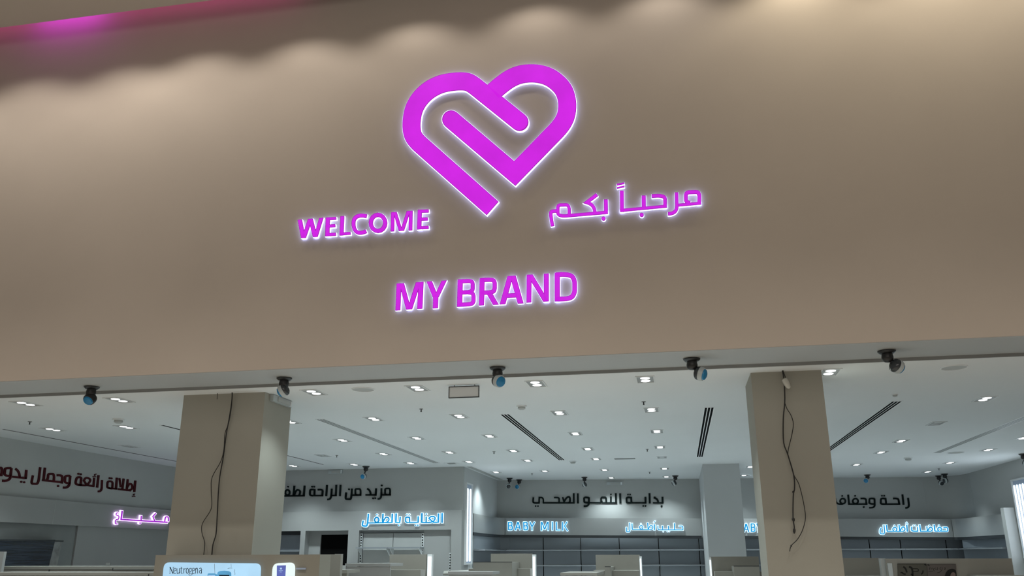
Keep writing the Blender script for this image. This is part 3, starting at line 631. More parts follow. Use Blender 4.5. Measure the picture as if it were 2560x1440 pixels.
# display wall in front of the left column with two lit posters
YD = 9.90
x0, x1 = X(389, YD), X(800, YD)
dw = thing('display_wall', 'beige display wall at the foot of the left column, with two lit posters', 'display stand', (x0, YD, 0))
obj('front_board', MB().box(x0, x1, YD, YD + 0.33, 0.0, Z(1387, YD, 600)), 'board', dw)
xr = X(852, YD + 1.2)
obj('side_board', MB().box(X(776, YD + 1.2), xr, YD + 1.2, YD + 1.28, 0.5, Z(1386, YD + 1.2, 800)), 'gondola', dw)
obj('price_holder', MB().box(X(744, YD), X(768, YD), YD - 0.02, YD - 0.004, Z(1424, YD, 755), Z(1419.5, YD, 755)), 'priceblue', dw)
DP = Plane((0, YD, 0), (0, -1, 0))
def rrect(pl, pts, off, rad):
    """rounded quad from pixel corners (tl, tr, br, bl)"""
    P = [pl.at(x, y, off) for x, y in pts]; out = []
    for i in range(4):
        a, p, b = P[i - 1], P[i], P[(i + 1) % 4]
        u = (a - p).normalized() * rad; v = (b - p).normalized() * rad
        for k in range(6):
            t = k / 5; out.append((p + u) * (1 - t) ** 2 + p * 2 * t * (1 - t) + (p + v) * t * t)
    return out
def lit_poster(name, label, pts, material):
    c = DP.at(*pts[3]); t = thing(name, label, 'poster', (c.x, c.y - 0.03, c.z))
    obj('film', MB().slab(rrect(DP, pts, 0.045, 0.07), (0, 1, 0), 0.043), material, t)
    return t
lp = lit_poster('lit_poster', 'wide pale blue lit poster with a serif name and blue bottles, below the left column', [(410, 1406), (649, 1408.5), (646, 1478), (403, 1478)], 'lightbox')
PN[0] = DP.n
def flat(parent, name, polys, m, ox, oy, sc, pl, off, th=0.002):
    PN[0] = pl.n; mb = MB(); un = lambda x, y, o: pl.at(ox + x / sc, oy + y / sc, off) + pl.n * (o - off)
    for p in polys:
        if isinstance(p, str): stroke_geo(mb, p, 8, 0, un, off, off - th)
        else: mb.slab([un(x, y, off) for x, y in p], -pl.n, th)
    return obj(name, mb, m, parent)
flat(lp, 'printed_name', ['L 303,184 302,296|6', 'L 290,296 312,296|5', 'L 290,186 318,186|5', 'L 304,186 352,296|13', 'L 357,188 356,296|6', 'L 346,188 376,184|5',
    'L 374,252 404,244 ~406,208 ~388,206 ~370,212 ~368,250 ~368,296 ~388,298 408,284|8', 'L 420,208 ~420,298 ~440,300 462,270|8', 'L 462,206 461,296|10',
    'L 492,182 489,270 ~489,300 514,290|9', 'L 476,212 514,206|5', 'L 536,206 535,296|9', 'L 536,236 ~550,202 568,214|7', 'E 594,250 20,44|9', 'E 645,236 18,30|8', 'L 656,212 676,206|5',
    'L 640,268 ~622,284 ~660,290 ~682,300 ~660,324 ~620,326 ~618,304 640,290|7', 'L 684,250 712,244 ~714,208 ~700,204 ~682,210 ~680,250 ~680,296 ~700,300 718,284|8',
    'L 734,206 734,296|9', 'L 734,232 ~748,200 ~764,204 768,240 769,296|9', 'L 796,214 ~820,196 ~832,210 833,296|9', 'E 814,266 17,26|7', 'D 852,232|4'], 'print_dark', 380, 1390, 6.737, DP, 0.047)
flat(lp, 'printed_bottle', [[(1100, 600), (1100, 290), (1112, 268), (1150, 252), (1220, 246), (1290, 254), (1325, 272), (1335, 292), (1337, 600)]], 'print_blue', 380, 1390, 6.737, DP, 0.0465)
flat(lp, 'printed_bottle_label', [[(1132, 600), (1132, 316), (1302, 318), (1302, 600)]], 'print_dark', 380, 1390, 6.737, DP, 0.048)
flat(lp, 'printed_jar', [[(936, 600), (936, 304), (950, 292), (1060, 292), (1070, 300), (1098, 312), (1098, 600)]], 'print_blue', 380, 1390, 6.737, DP, 0.0462)
flat(lp, 'printed_jar_label', [[(948, 600), (948, 322), (1062, 322), (1062, 600)]], 'print_pale', 380, 1390, 6.737, DP, 0.0478)
flat(lp, 'printed_line', ['L 1052,128 1058,290|4', 'L 1332,130 1334,190|3', 'L 1275,214 ~1300,198 1350,204|5', 'L 1385,225 ~1405,245 1380,262 ~1405,280 1395,320|4'], 'poster_b', 380, 1390, 6.737, DP, 0.0465)
lp2 = lit_poster('lit_poster', 'small white lit poster with an indigo panel, right of the wide blue one', [(682, 1408.5), (735, 1406), (732, 1478), (677, 1478)], 'lightbox_w')
flat(lp2, 'printed_panel', [[(2103, 160), (2256, 156), (2230, 600), (2096, 600)]], 'print_indigo', 380, 1390, 6.737, DP, 0.047)
flat(lp2, 'printed_mark', ['D 2172,212|17', 'L 2134,248 2204,247|6', 'L 2152,270 2184,270|5'], 'print_pale', 380, 1390, 6.737, DP, 0.048)

def gondola(label, px0, px1, Y, top_py, led=None, tier=None, block=None, zcut=0.0):
    a, b = X(px0, Y), X(px1, Y); zt_ = Z(top_py, Y, (px0 + px1) / 2)
    t = thing('display_gondola', label, 'display stand', ((a + b) / 2, Y, 0))
    obj('end_board', MB().box(a, b, Y, Y + 0.05, zcut, zt_), 'gondola', t)
    obj('base', MB().box(a, b, Y - 0.55, Y, 0, 0.25), 'gondola', t)
    if tier:                                            # (py of the tier edge, depth, px0, px1)
        py, dp, q0, q1 = tier; zz = Z(py, Y, q0); ta, tb = X(q0, Y), X(q1, Y)
        obj('tier', MB().box(ta, tb, Y - dp, Y - 0.002, 0.25, zz), 'gondola', t)
    if block:                                           # (px0, px1, top py, y of its front)
        q0, q1, py, dp = block; ta, tb = X(q0, Y - dp), X(q1, Y - dp); zz = Z(py, Y - dp, q0)
        k = obj('divider', MB().box(ta, tb, Y - dp, Y - 0.002, 0.25, zz), 'gondola', t)
        obj('dark_edge', MB().box(ta, tb, Y - dp - 0.004, Y - dp + 0.02, zz, zz + 0.01), 'dark', k)
    if led:
        q0, q1, py0 = led; la, lb_ = X(q0, Y - 0.03), X(q1, Y - 0.03); z1 = Z(py0, Y - 0.03, q0)
        f = obj('light_strip_frame', MB().box(la - 0.012, lb_ + 0.012, Y - 0.02, Y + 0.06, 0.3, z1 + 0.04), 'whiteframe', t)
        obj('light_strip', MB().box(la, lb_, Y - 0.035, Y - 0.02, 0.32, z1), 'led', f)
    return t
gondola('cream gondola with a lit strip at its right, before the blue-lit rear left niche', 974, 1066, 13.6, 1386, led=(1070, 1078, 1392), tier=(1424, 0.3, 976, 1066))
gondola('cream gondola with a lit right edge, below the blue letters BABY MILK', 1227, 1331, 15.6, 1384, led=(1332, 1337, 1392), tier=(1421, 0.25, 1180, 1331), block=(1183, 1280, 1406, 0.7))
gondola('cream gondola with a thin lit right edge, midway between the columns', 1489, 1599, 15.6, 1387, led=(1599.5, 1602, 1397), tier=(1425, 0.5, 1489, 1599), block=(1511, 1526, 1417.5, 0.75))
gondola('cream gondola with a lit left edge below the white pier', 1776, 1896, 15.0, 1391.5, led=(1773.5, 1776, 1400), tier=(1428, 0.4, 1782, 1896), block=(1832, 1896, 1416, 0.6))
gondola('long cream gondola at the right edge of the right column', 2080, 2200, 12.9, 1395, tier=(1438, 0.3, 2107, 2200))
g5 = gondola('wide cream gondola with two dim posters at the lower right', 2212, 2528, 12.2, 1396.5, tier=(1437, 0.35, 2410, 2528))
GP = Plane((0, 12.2, 0), (0, -1, 0))
obj('grey_post', MB().box(X(2198, 12.35), X(2211, 12.35), 12.3, 12.42, 0.3, Z(1396, 12.35, 2204)), 'grey', g5)
obj('wall_bracket', MB().box(X(2216, 12.18), X(2227, 12.18), 12.17, 12.198, Z(1445, 12.18, 2220), Z(1408, 12.18, 2220)), 'camshell', g5)
def poster(label, pts, m):
    c = GP.at(*pts[3]); t = thing('dim_poster', label, 'poster', (c.x, c.y, c.z))
    obj('sheet', MB().slab([GP.at(x, y, 0.02) for x, y in pts], (0, 1, 0), 0.018), m, t); return t
pa = poster('dim poster of black brush shapes, left one on the lower right gondola', [(2244, 1410), (2316.5, 1410), (2317, 1470), (2246, 1470)], 'poster_a')
flat(pa, 'printed_shapes', ['L 380,225 ~440,260 ~480,340 500,420|54', 'L 570,235 ~650,240 ~690,330 700,539|64', 'L 700,290 880,295|22', 'L 705,390 880,388|25', 'L 885,300 885,380|25', 'L 290,430 ~340,410 ~380,470 460,480|48', 'L 1040,350 ~1060,430 980,480|41', 'L 640,470 700,520|48', 'L 1090,140 1160,180|41', 'L 190,130 1160,130|19'], 'print_sketch', 2230, 1400, 13.47, GP, 0.022)
pb = poster('dim poster with scrawled letters and a dark-haired head, right one on the lower right gondola', [(2318.5, 1410), (2389.5, 1410.5), (2394, 1470), (2319, 1470)], 'poster_b')
flat(pb, 'printed_scrawl', ['L 1205,150 1265,205|26', 'L 1260,260 1270,330|14', 'L 1260,260 1320,270 1330,320|10', 'L 1370,260 1425,380|14', 'L 1400,300 1470,260|10', 'D 1480,305|17', 'L 1520,250 ~1560,290 1520,340|14', 'L 1640,240 ~1590,300 1640,340|14', 'L 1680,240 ~1710,300 1670,350 ~1620,430 1520,430|12', 'L 1780,250 ~1800,300 1770,330|20', 'L 1230,395 ~1290,370 1380,385|12', 'L 1210,140 2150,140|10'], 'print_sketch', 2230, 1400, 13.47, GP, 0.022)
flat(pb, 'printed_hair', [[(1770, 800), (1780, 520), (1810, 430), (1870, 350), (1950, 305), (2020, 290), (2090, 305), (2140, 340), (2165, 400), (2175, 470), (2178, 800)]], 'print_sketch', 2230, 1400, 13.47, GP, 0.022)
flat(pb, 'printed_face', [[(1975, 800), (1965, 560), (1970, 500), (1995, 445), (2035, 415), (2080, 412), (2120, 435), (2142, 490), (2146, 600), (2120, 720), (2090, 800)]], 'skin', 2230, 1400, 13.47, GP, 0.0235)

# low counters, bottom left
def counter(label, px0, px1, Y0, Y1, py, m='gondola', parts=()):
    a, b = X(px0, Y0, 1420), X(px1, Y0, 1420); zz = Z(py, Y0, (px0 + px1) / 2)
    t = thing('counter', label, 'counter', (a, Y0, 0))
    obj('top', MB().box(a, b, Y0, Y1, zz - 0.04, zz), m, t)
    obj('front_board', MB().box(a + 0.01, b - 0.01, Y0 + 0.02, Y0 + 0.06, 0, zz - 0.045), m, t)
    for q0, q1, p0, p1, mm in parts:
        obj('dark_joint', MB().box(X(q0, Y0 - 0.003), X(q1, Y0 - 0.003), Y0 - 0.006, Y0 + 0.002, Z(p1, Y0, q0), Z(p0, Y0, q0)), mm, t)
    return t
counter('long cream counter at the lower left, under the dark screen', -40, 392, 12.2, 12.9, 1416, parts=((127, 129, 1424, 1430, 'dark'), (285.5, 287, 1420, 1426, 'dark'), (286, 386, 1422.5, 1424, 'midgrey')))
counter('second cream counter nearest the lower left corner', -40, 388, 11.0, 11.6, 1431, parts=((376, 378, 1435, 1440, 'dark'),))
t = thing('price_holder', 'small slotted grey label holder on the lower left counter', 'label holder', (X(267, 12.5), 12.5, Z(1413, 12.5, 270)))
obj('holder', MB().box(X(267, 12.5), X(278, 12.5), 12.5, 12.52, Z(1413, 12.5, 270), Z(1407, 12.5, 270)), 'midgrey', t)
t = thing('white_board', 'white board at the left edge in front of the dark screen', 'board', (X(-30, 11.4), 11.4, 0))
obj('board', MB().box(X(-30, 11.7), X(9, 11.7), 11.7, 11.75, 0, Z(1379, 11.7, 0)), 'white', t)
counter('cream counter right of the small lit poster', 797, 868, 11.6, 12.1, 1425, parts=())
counter('pale counter in front of the rear left shelf niche', 862, 976, 12.6, 13.2, 1408.5, m='white')
ps = thing('picture_stand', 'low cream stand under the framed picture and the small grey box', 'stand', (X(845, 12.4), 12.3, 0))
obj('stand', MB().box(X(826, 12.3), X(862, 12.3), 12.19, 12.5, 0, Z(1427.9, 12.4, 840)), 'gondola', ps)
fp = thing('framed_picture', 'white framed grey picture with a dark purple figure, in front of the black opening', 'picture', (X(836, 12.4), 12.4, Z(1428, 12.4, 840)))
q = [(837, 1385), (856, 1385), (853, 1428), (834, 1428)]
FP = Plane((0, 12.4, 0), (0, -1, 0))
obj('frame', MB().slab([FP.at(*p, 0.0) for p in q], (0, 1, 0), 0.03), 'whiteframe', fp)
obj('print', MB().slab([FP.at(*p, 0.006) for p in ((840, 1391.5), (853, 1391.5), (850.5, 1423), (837.5, 1426))], (0, 1, 0), 0.005), 'poster_b', fp)
obj('printed_figure', MB().slab([FP.at(*p, 0.009) for p in ((845, 1397), (847, 1394), (849, 1399), (849.5, 1412), (848, 1416), (846, 1408))], (0, 1, 0), 0.002), 'print_sketch', fp)
t = thing('small_box', 'small grey box beside the framed picture', 'box', (X(847, 12.3), 12.2, Z(1427.9, 12.4, 840)))
obj('box', MB().box(X(847, 12.3), X(861, 12.3), 12.2, 12.38, Z(1427.9, 12.4, 840), Z(1413.5, 12.3, 850)), 'grey', t)
t = thing('tilted_shelf', 'pale shelf with a blue price rail, left of the gondola before the blue letters', 'shelf', (X(1108, 14.2), 14.2, Z(1432, 14.2, 1200)))
obj('board', MB().slab([on_z(1108, 1434, 1.30), on_z(1330, 1423, 1.30), on_z(1335, 1419, 1.30), on_z(1110, 1427, 1.30)], (0, 0, -1), 0.03), 'gondola', t)
counter('white counter below the lit rear panel wall', 1120, 1232, 13.0, 13.5, 1429, m='white')
counter('angled pale counter left of the middle gondola', 1400, 1492, 13.2, 14.4, 1432, m='gondola')

# ------------------------------------------------------------------ ceiling fixtures
def box_ring(mb, ax, ay, bx_, by, z0, z1):
    mb.box(-ax, ax, -ay, -by, z0, z1).box(-ax, ax, by, ay, z0, z1).box(-ax, -bx_, -by, by, z0, z1).box(bx_, ax, -by, by, z0, z1); return mb
def make_downlight(lit):
    t = thing('recessed_downlight', '', 'ceiling light', (0, 0, 0), 'recessed twin downlights in the shop ceiling')
    obj('frame', box_ring(MB(), 0.115, 0.205, 0.1, 0.19, -0.008, 0), 'whiteframe', t, local=True)
    obj('housing', MB().box(-0.1, 0.1, -0.19, 0.19, -0.0025, 0), 'housing', t, local=True)
    for s in (-1, 1):
        obj('lamp', MB().lathe([(0.058, 0), (0.058, -0.004), (0.05, -0.007)], (0, s * 0.085, -0.0025), (0, 0, 1), 18), 'lamp' if lit else 'lamp_off', t, local=True)
    return t
GX = {}
ROWS = [(10.41, 'first'), (12.75, 'second'), (15.1, 'third'), (17.42, 'fourth'), (19.33, 'fifth'), (21.95, 'sixth'), (24.3, 'seventh')]
DL = [  # row index, x, lit
 (0, -8.94, 1), (0, -7.48, 1), (0, -4.63, 1), (0, -3.21, 1), (0, -1.66, 1), (0, -0.30, 1), (0, 1.86, 1),
 (1, -10.34, 1), (1, -8.96, 1), (1, -6.05, 1), (1, -4.63, 1), (1, -3.24, 1), (1, -1.68, 1), (1, -0.30, 1), (1, 4.29, 1),
 (2, -10.49, 0), (2, -6.08, 1), (2, -4.64, 1), (2, -3.27, 1), (2, -1.71, 1), (2, -0.28, 1), (2, 4.28, 0),
 (3, -7.44, 0), (3, -6.07, 1), (3, -4.63, 1), (3, -3.27, 1), (3, -1.73, 1), (3, -0.28, 1), (3, 4.26, 1), (3, 6.41, 1),
 (4, -9.0, 1), (4, -7.46, 1), (4, -6.07, 1), (4, -4.67, 1), (4, -3.30, 1), (4, -1.74, 1), (4, -0.28, 0), (4, 4.30, 1), (4, 6.40, 1),
 (5, -4.58, 1), (5, -3.30, 1), (5, -1.77, 1), (5, -0.27, 1), (5, 1.81, 1), (5, 4.29, 1), (5, 6.39, 1),
 (6, -1.78, 1), (6, -0.26, 1), (6, 1.82, 1), (6, 6.50, 1)]
protos = [make_downlight(False), make_downlight(True)]; used = [False, False]
ordn = ['leftmost', 'second from the left', 'third from the left', 'fourth from the left', 'fifth from the left', 'sixth from the left', 'seventh from the left', 'eighth from the left', 'ninth from the left']
cnt = {}
for r, x, lit in DL:
    y = ROWS[r][0]; k = cnt.get(r, 0); cnt[r] = k + 1
    lab = ('%s recessed twin ceiling downlight, %s row back from the shopfront, %s' % ('lit' if lit else 'unlit', ROWS[r][1], ordn[k]))
    z = Z_CEIL - 0.001
    if not used[lit]: protos[lit].location = (x, y, z); protos[lit]['label'] = lab; used[lit] = True
    else: dup(protos[lit], (x, y, z), lab)
    if lit:
        light('downlight_beam', 'SPOT', (x, y, Z_CEIL - 0.05), 78 * LAMP_W * (0.5 if (r == 0 and abs(x + 4.63) < .1) else 1.4 if x < -8 else 1.0), (0.80, 0.945, 0.97), spot_size=math.radians(116), spot_blend=0.8, shadow_soft_size=0.07)

# slot diffusers: white blades, three dark slots
def slot_diffuser(label, x, y0, y1, wd=0.14, n=3, m='vent_dark'):
    t = thing('slot_diffuser', label, 'air vent', (x, y0, Z_CEIL), 'linear air slots in the shop ceiling')
    obj('frame', MB().box(x - wd / 2 - 0.012, x + wd / 2 + 0.012, y0, y1, Z_CEIL - 0.004, Z_CEIL), 'vent_light', t)
    st = wd / n
    for k in range(n):
        xx = x - wd / 2 + st * (k + 0.5)
        obj('slot', MB().box(xx - st * 0.33, xx + st * 0.33, y0 + 0.02, y1 - 0.02, Z_CEIL - 0.0055, Z_CEIL - 0.0015), m, t)
slot_diffuser('linear ceiling vent with black slots, in front of the rear blue letters, left of centre', -2.52, 12.7, 19.4)
slot_diffuser('short steep linear ceiling vent with black slots, above the white pier', 0.54, 12.7, 19.4)
slot_diffuser('diagonal-looking linear ceiling vent running behind the right column', 3.13, 12.7, 19.0)
slot_diffuser('pale grey linear ceiling vent right of the left column', -5.47, 12.6, 19.4, m='midgrey')
slot_diffuser('linear ceiling vent at the far right edge of the picture', 5.5, 12.7, 19.7, m='midgrey')
slot_diffuser('thin dark linear ceiling vent just right of the left column, farther back', -8.17, 16.9, 19.2, wd=0.05, n=1)
slot_diffuser('thin dark linear ceiling vent just left of the left column', -8.25, 12.65, 15.6, wd=0.07, n=1)
slot_diffuser('short dark vent stub beyond the end of the pale grey vent', -5.15, 19.45, 19.75, wd=0.28, n=1, m='midgrey')

def disc(label, px, py, r):
    p = on_z(px, py, Z_CEIL); t = thing('ceiling_speaker', label, 'speaker', (p.x, p.y, Z_CEIL))
    obj('grille', MB().lathe([(r * .93, 0), (r * .9, -0.006)], p, (0, 0, 1), 28), 'grey', t)
    mb = MB(); n = 28
    for i in range(n):
        a, b = 2 * math.pi * i / n, 2 * math.pi * (i + 1) / n
        q = [(p.x + rr * math.cos(g), p.y + rr * math.sin(g)) for g in (a, b) for rr in (r * .93, r)]
        mb.hexa([(q[0][0], q[0][1], p.z - .01), (q[1][0], q[1][1], p.z - .01), (q[3][0], q[3][1], p.z - .01), (q[2][0], q[2][1], p.z - .01), (*q[0], p.z), (*q[1], p.z), (*q[3], p.z), (*q[2], p.z)])
    obj('rim', mb, 'vent_light', t)
disc('round flat ceiling speaker above and left of the twisted bright downlight', 908, 973, 0.15)
disc('round flat ceiling speaker at the upper right of the shop ceiling', 2385, 918, 0.145)
disc('small far round ceiling speaker near the right wall', 2389, 1131, 0.17)
def sprinkler(i, label, px, py, s=1.0):
    p = on_z(px, py, Z_CEIL); t = thing('sprinkler', label, 'sprinkler', (p.x, p.y, Z_CEIL), 'sprinkler heads in the shop ceiling')
    obj('cover_plate', MB().lathe([(0.036 * s, 0), (0.036 * s, -0.008 * s)], p, (0, 0, 1), 12), 'midgrey', t)
    obj('nozzle', MB().lathe([(0.010 * s, -0.008), (0.010 * s, -0.05 * s), (0.016 * s, -0.05 * s), (0.016 * s, -0.055 * s)], p, (0, 0, 1), 8), 'dark', t)
for i, (lab, px, py) in enumerate([('dark sprinkler head below the hanging blank sign, toward the left', 1053, 1022), ('dark sprinkler head directly under the front central downlight', 1609, 1004), ('dark sprinkler head beneath the pale grey vent, right of the left column', 842, 1138),
    ('dark sprinkler head at the far left of the shop ceiling', 75, 1054), ('small sprinkler head left of the white pier', 1618, 1123), ('small sprinkler head left of the foot of the central black vent', 1235, 1129), ('tiny sprinkler head in front of the rear slogan, left', 1330, 1183), ('tiny sprinkler head beside the paired rear cameras', 2347, 1171), ('tiny sprinkler head in front of the rear wall near the pier', 1624, 1180)]):
    sprinkler(i, lab, px, py, 0.85)
def detector(label, px, py, s):
    p = on_z(px, py, Z_CEIL); t = thing('smoke_detector', label, 'smoke detector', (p.x, p.y, Z_CEIL))
    obj('base', MB().lathe([(0.075 * s, 0), (0.075 * s, -0.02 * s)], p, (0, 0, 1), 16), 'vent_light', t)
    obj('sensor', MB().lathe([(0.055 * s, -0.02 * s), (0.055 * s, -0.045 * s), (0.035 * s, -0.06 * s)], p, (0, 0, 1), 16), 'grey', t, smooth=True)
for lab, px, py, s in [('grey smoke detector left of the top of the central black vent', 1304, 1014, 1.0), ('grey smoke detector left of the left column', 297, 1047, 1.2), ('small grey smoke detector above the rear slogan', 1432, 1152, 1.1), ('small grey smoke detector right of the right column', 2270, 1144, 1.2), ('tiny grey detector at the top end of the diagonal right vent', 2237, 986, 0.55)]:
    detector(lab, px, py, s)
p = on_z(1562, 1146.5, Z_CEIL)
t = thing('access_panel', 'thin grey ceiling grille between two rear downlights', 'air vent', (p.x, p.y, p.z))
obj('grille', MB().box(p.x - 0.23, p.x + 0.23, p.y - 0.08, p.y + 0.08, p.z - 0.01, p.z), 'midgrey', t)

# blank hanging exit sign
a = on_z(1131, 957, Z_CEIL); yE = 10.31
xa, xb = X(1122, yE, 980), X(1198, yE, 980); z1, z0 = Z(965.5, yE, 1160), Z(994.5, yE, 1160)
es = thing('hanging_sign', 'blank grey hanging sign panel on two thin rods under the shop ceiling', 'sign', ((xa + xb) / 2, yE, Z_CEIL))
obj('panel', MB().box(xa + 0.01, xb - 0.01, yE - 0.005, yE + 0.005, z0 + 0.01, z1 - 0.01), 'whiteframe', es)
obj('frame', MB().box(xa, xb, yE - 0.012, yE + 0.012, z1 - 0.008, z1).box(xa, xb, yE - 0.012, yE + 0.012, z0, z0 + 0.008).box(xa, xa + 0.008, yE - 0.012, yE + 0.012, z0 + 0.008, z1 - 0.008).box(xb - 0.008, xb, yE - 0.012, yE + 0.012, z0 + 0.008, z1 - 0.008), 'dark', es)
for px in (1136, 1187):
    xx = X(px, yE, 960); obj('rod', MB().lathe([(0.005, 0), (0.005, Z_CEIL - z1)], (xx, yE, z1), (0, 0, 1), 8), 'midgrey', es)

# wall emergency lights
def em_light(label, c, ex, n, wdt, h):
    """box on a wall: c centre on wall, ex along the wall, n outward"""
    t = thing('emergency_light', label, 'light', tuple(c)); ex = Vector(ex).normalized(); n = Vector(n); up = Vector((0, 0, 1))
    def bx(w0, w1, h0, h1, d0, d1):
        P = lambda a, b, d: c + ex * a + up * b + n * d
        return MB().hexa([P(w0, h0, d0), P(w1, h0, d0), P(w1, h0, d1), P(w0, h0, d1), P(w0, h1, d0), P(w1, h1, d0), P(w1, h1, d1), P(w0, h1, d1)])
    obj('body', bx(-wdt / 2, wdt / 2, -h / 2, h / 2, 0.001, 0.05), 'camshell', t)
    obj('lens', bx(-wdt * .27, wdt * .36, -h * .36, h * .30, 0.05, 0.062), 'grey', t)
    obj('end_cap', bx(wdt * .40, wdt * .47, -h * .4, h * .4, 0.05, 0.060), 'vent_light', t)
em_light('pale emergency light on the side of the left column near the ceiling', Vector((-5.25, 10.70, 3.613)), (0, 1, 0), (1, 0, 0), 0.57, 0.085)
pc = BL_PL.at(840, 1180); em_light('grey emergency light on the rear left wall above the dark slogan', pc, (1, 0, 0), (0, -1, 0), 0.36, 0.10)
pc = B_PL.at(1536, 1209); em_light('grey emergency light on the rear wall above the dark slogan', pc, BE, BN, 0.44, 0.085)

# ------------------------------------------------------------------ ceiling cameras
def sec_cam(label, base, d, hc, s=1.0, shell='camshell', rear='camshine', film='bluefilm'):
    base = Vector(base); d = Vector(d).normalized(); hc = base + Vector(hc) * s
    t = thing('security_camera', label, 'security camera', tuple(base), 'security cameras on black mounts')
    obj('base_ring', MB().lathe([(0.088 * s, 0), (0.088 * s, -0.008 * s)], base, (0, 0, 1), 20), 'grey', t)
    m_ = obj('mount', MB().lathe([(0.085 * s, -0.008 * s), (0.085 * s, -0.018 * s), (0.066 * s, -0.036 * s), (0.05 * s, -0.038 * s)], base, (0, 0, 1), 20), 'black', t, smooth=True)
    obj('swivel', MB().lathe([(0.03 * s, 0.05 * s), (0.05 * s, 0.035 * s), (0.056 * s, 0.0), (0.05 * s, -0.028 * s), (0.03 * s, -0.045 * s), (0.01 * s, -0.05 * s)], base + Vector((0, 0, -0.075 * s)), (0, 0, 1), 20), 'black', m_, smooth=True)
    obj('arm', MB().tube([base + Vector((0, 0, -0.09 * s)), hc], 0.016 * s), 'black', m_)
    obj('rear_housing', MB().lathe([(0.015 * s, -0.062 * s), (0.042 * s, -0.056 * s), (0.064 * s, -0.038 * s), (0.070 * s, -0.016 * s), (0.069 * s, -0.010 * s)], hc, d, 24), rear, t, smooth=True)
    obj('shell', MB().lathe([(0.066 * s, -0.010 * s), (0.070 * s, -0.006 * s), (0.070 * s, 0.020 * s), (0.064 * s, 0.036 * s), (0.056 * s, 0.038 * s)], hc, d, 24), shell, t, smooth=True)
    obj('lens_film', MB().lathe([(0.058 * s, 0.036 * s), (0.052 * s, 0.052 * s), (0.030 * s, 0.064 * s), (0.004 * s, 0.068 * s)], hc, d, 24), film, t, smooth=True)
    return t
zs_ = Z_SOFFIT - 0.006
for lab, (px, py), d, hc, sh in [
    ('black domed security camera with a blue lens film, leftmost on the white soffit', (230, 965), (-0.05, -0.70, -0.70), (0, 0.0, -0.150), 'black'),
    ('security camera turned left with a smoked rear shell, above the left column', (711, 943), (-0.85, -0.05, -0.50), (0.0, 0, -0.150), 'camshell'),
    ('grey security camera showing a blue lens film at its right, centre of the soffit', (1244, 917), (0.72, -0.55, -0.40), (0.01, 0, -0.150), 'camshell'),
    ('security camera with a slanted pale head and blue film, left of the right column', (1729, 895), (0.90, -0.28, -0.34), (0.075, 0, -0.165), 'camshell'),
    ('smoked and silver security camera, rightmost on the white soffit', (2216, 875), (0.80, 0.42, -0.40), (0.075, 0, -0.165), 'camshell')]:
    b = on_z(px, py, zs_); sec_cam(lab, (b.x, b.y, zs_), d, hc, 1.1, sh, 'black' if px == 230 else 'camshine')
for lab, (px, py), d, hc, sh, fl in [
    ('small far security camera with a teal lens film on the rear left wall side', (915, 1165), (-0.3, -0.9, -0.3), (-0.05, 0, -0.24), 'camshell', 'bluefilm'),
    ('small far security camera above the left end of the blue letters, left of a pair', (1274, 1194.5), (0.2, -0.8, -0.5), (-0.03, 0, -0.22), 'camshell', 'camshine'),
    ('small far security camera above the blue letters, right of a pair', (1298, 1198.5), (-0.2, -0.95, -0.2), (-0.05, 0, -0.20), 'camshell', 'bluefilm'),
    ('small far security camera over the dark slogan in the middle of the rear wall', (1461, 1192), (-0.8, 0.2, -0.4), (0.0, 0, -0.21), 'camshell', 'camshine'),
    ('small far security camera left of the white pier', (1688, 1188.5), (-0.8, 0.1, -0.4), (-0.04, 0, -0.20), 'camshell', 'camshine'),
    ('small far security camera with teal film above the right slogan', (2168, 1186), (-0.3, -0.9, -0.3), (-0.05, 0, -0.16), 'camshell', 'bluefilm'),
    ('small far security camera near the right wall, left of a pair', (2346, 1188.5), (0.3, -0.7, -0.5), (0.04, 0, -0.20), 'camshell', 'camshine'),
    ('small far security camera near the right wall, right of a pair', (2361, 1184), (-0.9, -0.2, -0.2), (0.0, 0, -0.18), 'camshell', 'camshine'),
    ('dark security camera cut by the right edge of the picture', (2557, 1134), (0.3, -0.7, -0.5), (0.03, 0, -0.2), 'camshell', 'camshine')]:
    b = on_z(px, py, Z_CEIL); sec_cam(lab, (b.x, b.y, Z_CEIL - 0.001), d, hc, 1.0, sh, 'camshine', fl)

# ------------------------------------------------------------------ hanging cables in front of the columns
CP = Plane((0, Y_COLM - 0.05, 0), (0, -1, 0))
def cable_pts(ox, oy, sc, pts, off=0.0):
    P = [Vector((ox + x / sc, oy + y / sc)) for x, y in pts]; out = []
    for i in range(len(P) - 1):
        a = P[max(i - 1, 0)]; b = P[i]; c_ = P[i + 1]; d = P[min(i + 2, len(P) - 1)]
        for k in range(4):
            t = k / 4; out.append(0.5 * ((2 * b) + (c_ - a) * t + (2 * a - 5 * b + 4 * c_ - d) * t * t + (3 * b - a - 3 * c_ + d) * t ** 3))
    out.append(P[-1]); return [CP.at(p.x, p.y, off) for p in out]
t = thing('hanging_cable', 'thick and thin black cables hanging down the front of the left column', 'cable', tuple(CP.at(580, 975)))
ca = [(1547, 190), (1547, 260), (1530, 380), (1508, 500), (1490, 640), (1465, 780), (1455, 900), (1448, 1040), (1440, 1160), (1420, 1230), (1412, 1300)]
cb = [(1547, 195), (1545, 300), (1525, 420), (1500, 490), (1492, 600), (1470, 680), (1415, 780), (1408, 860), (1412, 960), (1400, 1010), (1350, 1090), (1346, 1150), (1365, 1220), (1358, 1300)]
obj('thick_strand', MB().tube(cable_pts(0, 900, 2.667, ca), 0.0075), 'cable', t, smooth=True)
obj('thin_strand', MB().tube(cable_pts(0, 900, 2.667, cb, 0.016), 0.0050), 'cable', t, smooth=True)
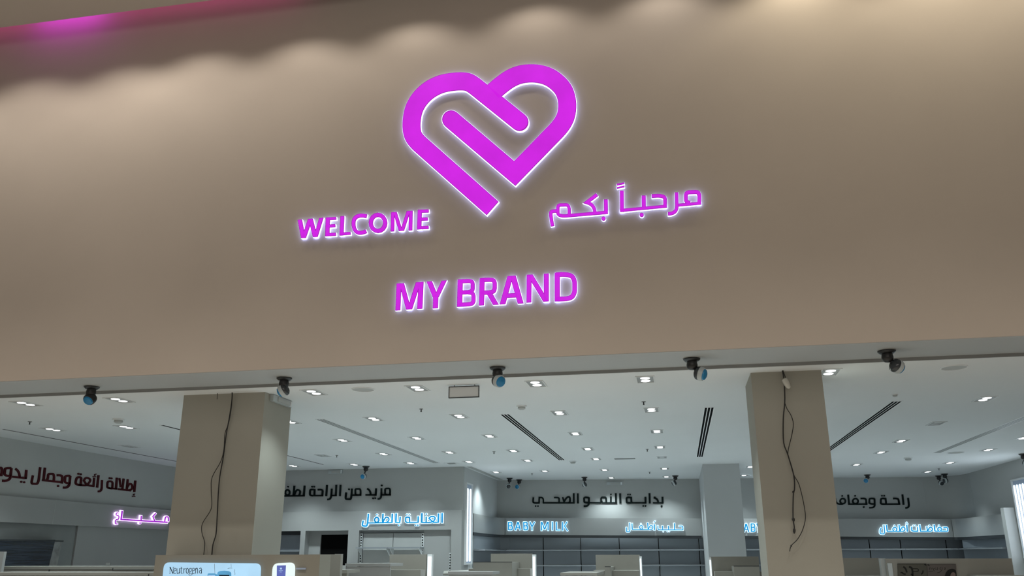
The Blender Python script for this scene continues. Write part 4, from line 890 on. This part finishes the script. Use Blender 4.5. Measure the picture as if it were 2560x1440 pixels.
t = thing('cable_end', 'short pair of black cable ends poking from the ceiling above the left column', 'cable', tuple(CP.at(550, 963)))
obj('strand', MB().tube(cable_pts(0, 900, 2.667, [(1478, 178), (1462, 195), (1450, 225), (1447, 262)]), 0.004), 'cable', t, smooth=True)
obj('strand', MB().tube(cable_pts(0, 900, 2.667, [(1466, 176), (1452, 195), (1447, 215)], 0.01), 0.004), 'cable', t, smooth=True)
t = thing('hanging_cable', 'black cable with loops and a pale plastic capsule, hanging before the right column', 'cable', tuple(CP.at(1955, 918)))
R_ = (1900, 900, 2.667)
obj('main_strand', MB().tube(cable_pts(*R_, [(145, 36), (145, 50), (158, 115), (163, 180), (165, 280), (155, 400), (158, 550), (185, 630), (225, 770), (230, 860), (222, 900), (220, 1050), (228, 1110), (228, 1140)]), 0.0068), 'cable', t, smooth=True)
obj('looped_strand', MB().tube(cable_pts(*R_, [(165, 285), (180, 325), (207, 370), (222, 425), (212, 500), (190, 590), (187, 635), (205, 700), (226, 768), (260, 830), (290, 950), (303, 1050), (285, 1130), (250, 1195), (208, 1238), (198, 1277)], 0.014), 0.0046), 'cable', t, smooth=True)
obj('short_strand', MB().tube(cable_pts(*R_, [(146, 42), (150, 60), (170, 118)], 0.014), 0.005), 'cable', t, smooth=True)
c0, c1_ = CP.at(1900 + 160 / 2.667, 900 + 122 / 2.667, 0.03), CP.at(1900 + 195 / 2.667, 900 + 190 / 2.667, 0.03)
ln = (c1_ - c0).length
obj('capsule', MB().lathe([(0.008, 0), (0.032, 0.012), (0.036, 0.04), (0.034, ln - 0.05), (0.026, ln - 0.015), (0.008, ln)], c0, c1_ - c0, 16), 'capsule', t, smooth=True)
for (ax_, ay_), (bx2, by2), r in [((222, 872), (222, 890), 0.013), ((219, 1050), (226, 1078), 0.017), ((228, 1120), (228, 1158), 0.015), ((203, 1240), (213, 1238), 0.012)]:
    p0 = CP.at(1900 + ax_ / 2.667, 900 + ay_ / 2.667, 0.006); p1 = CP.at(1900 + bx2 / 2.667, 900 + by2 / 2.667, 0.006); l = (p1 - p0).length
    obj('connector', MB().lathe([(r * .4, 0), (r, l * .3), (r * .9, l * .7), (r * .3, l)], p0, p1 - p0, 10), 'cable', t, smooth=True)
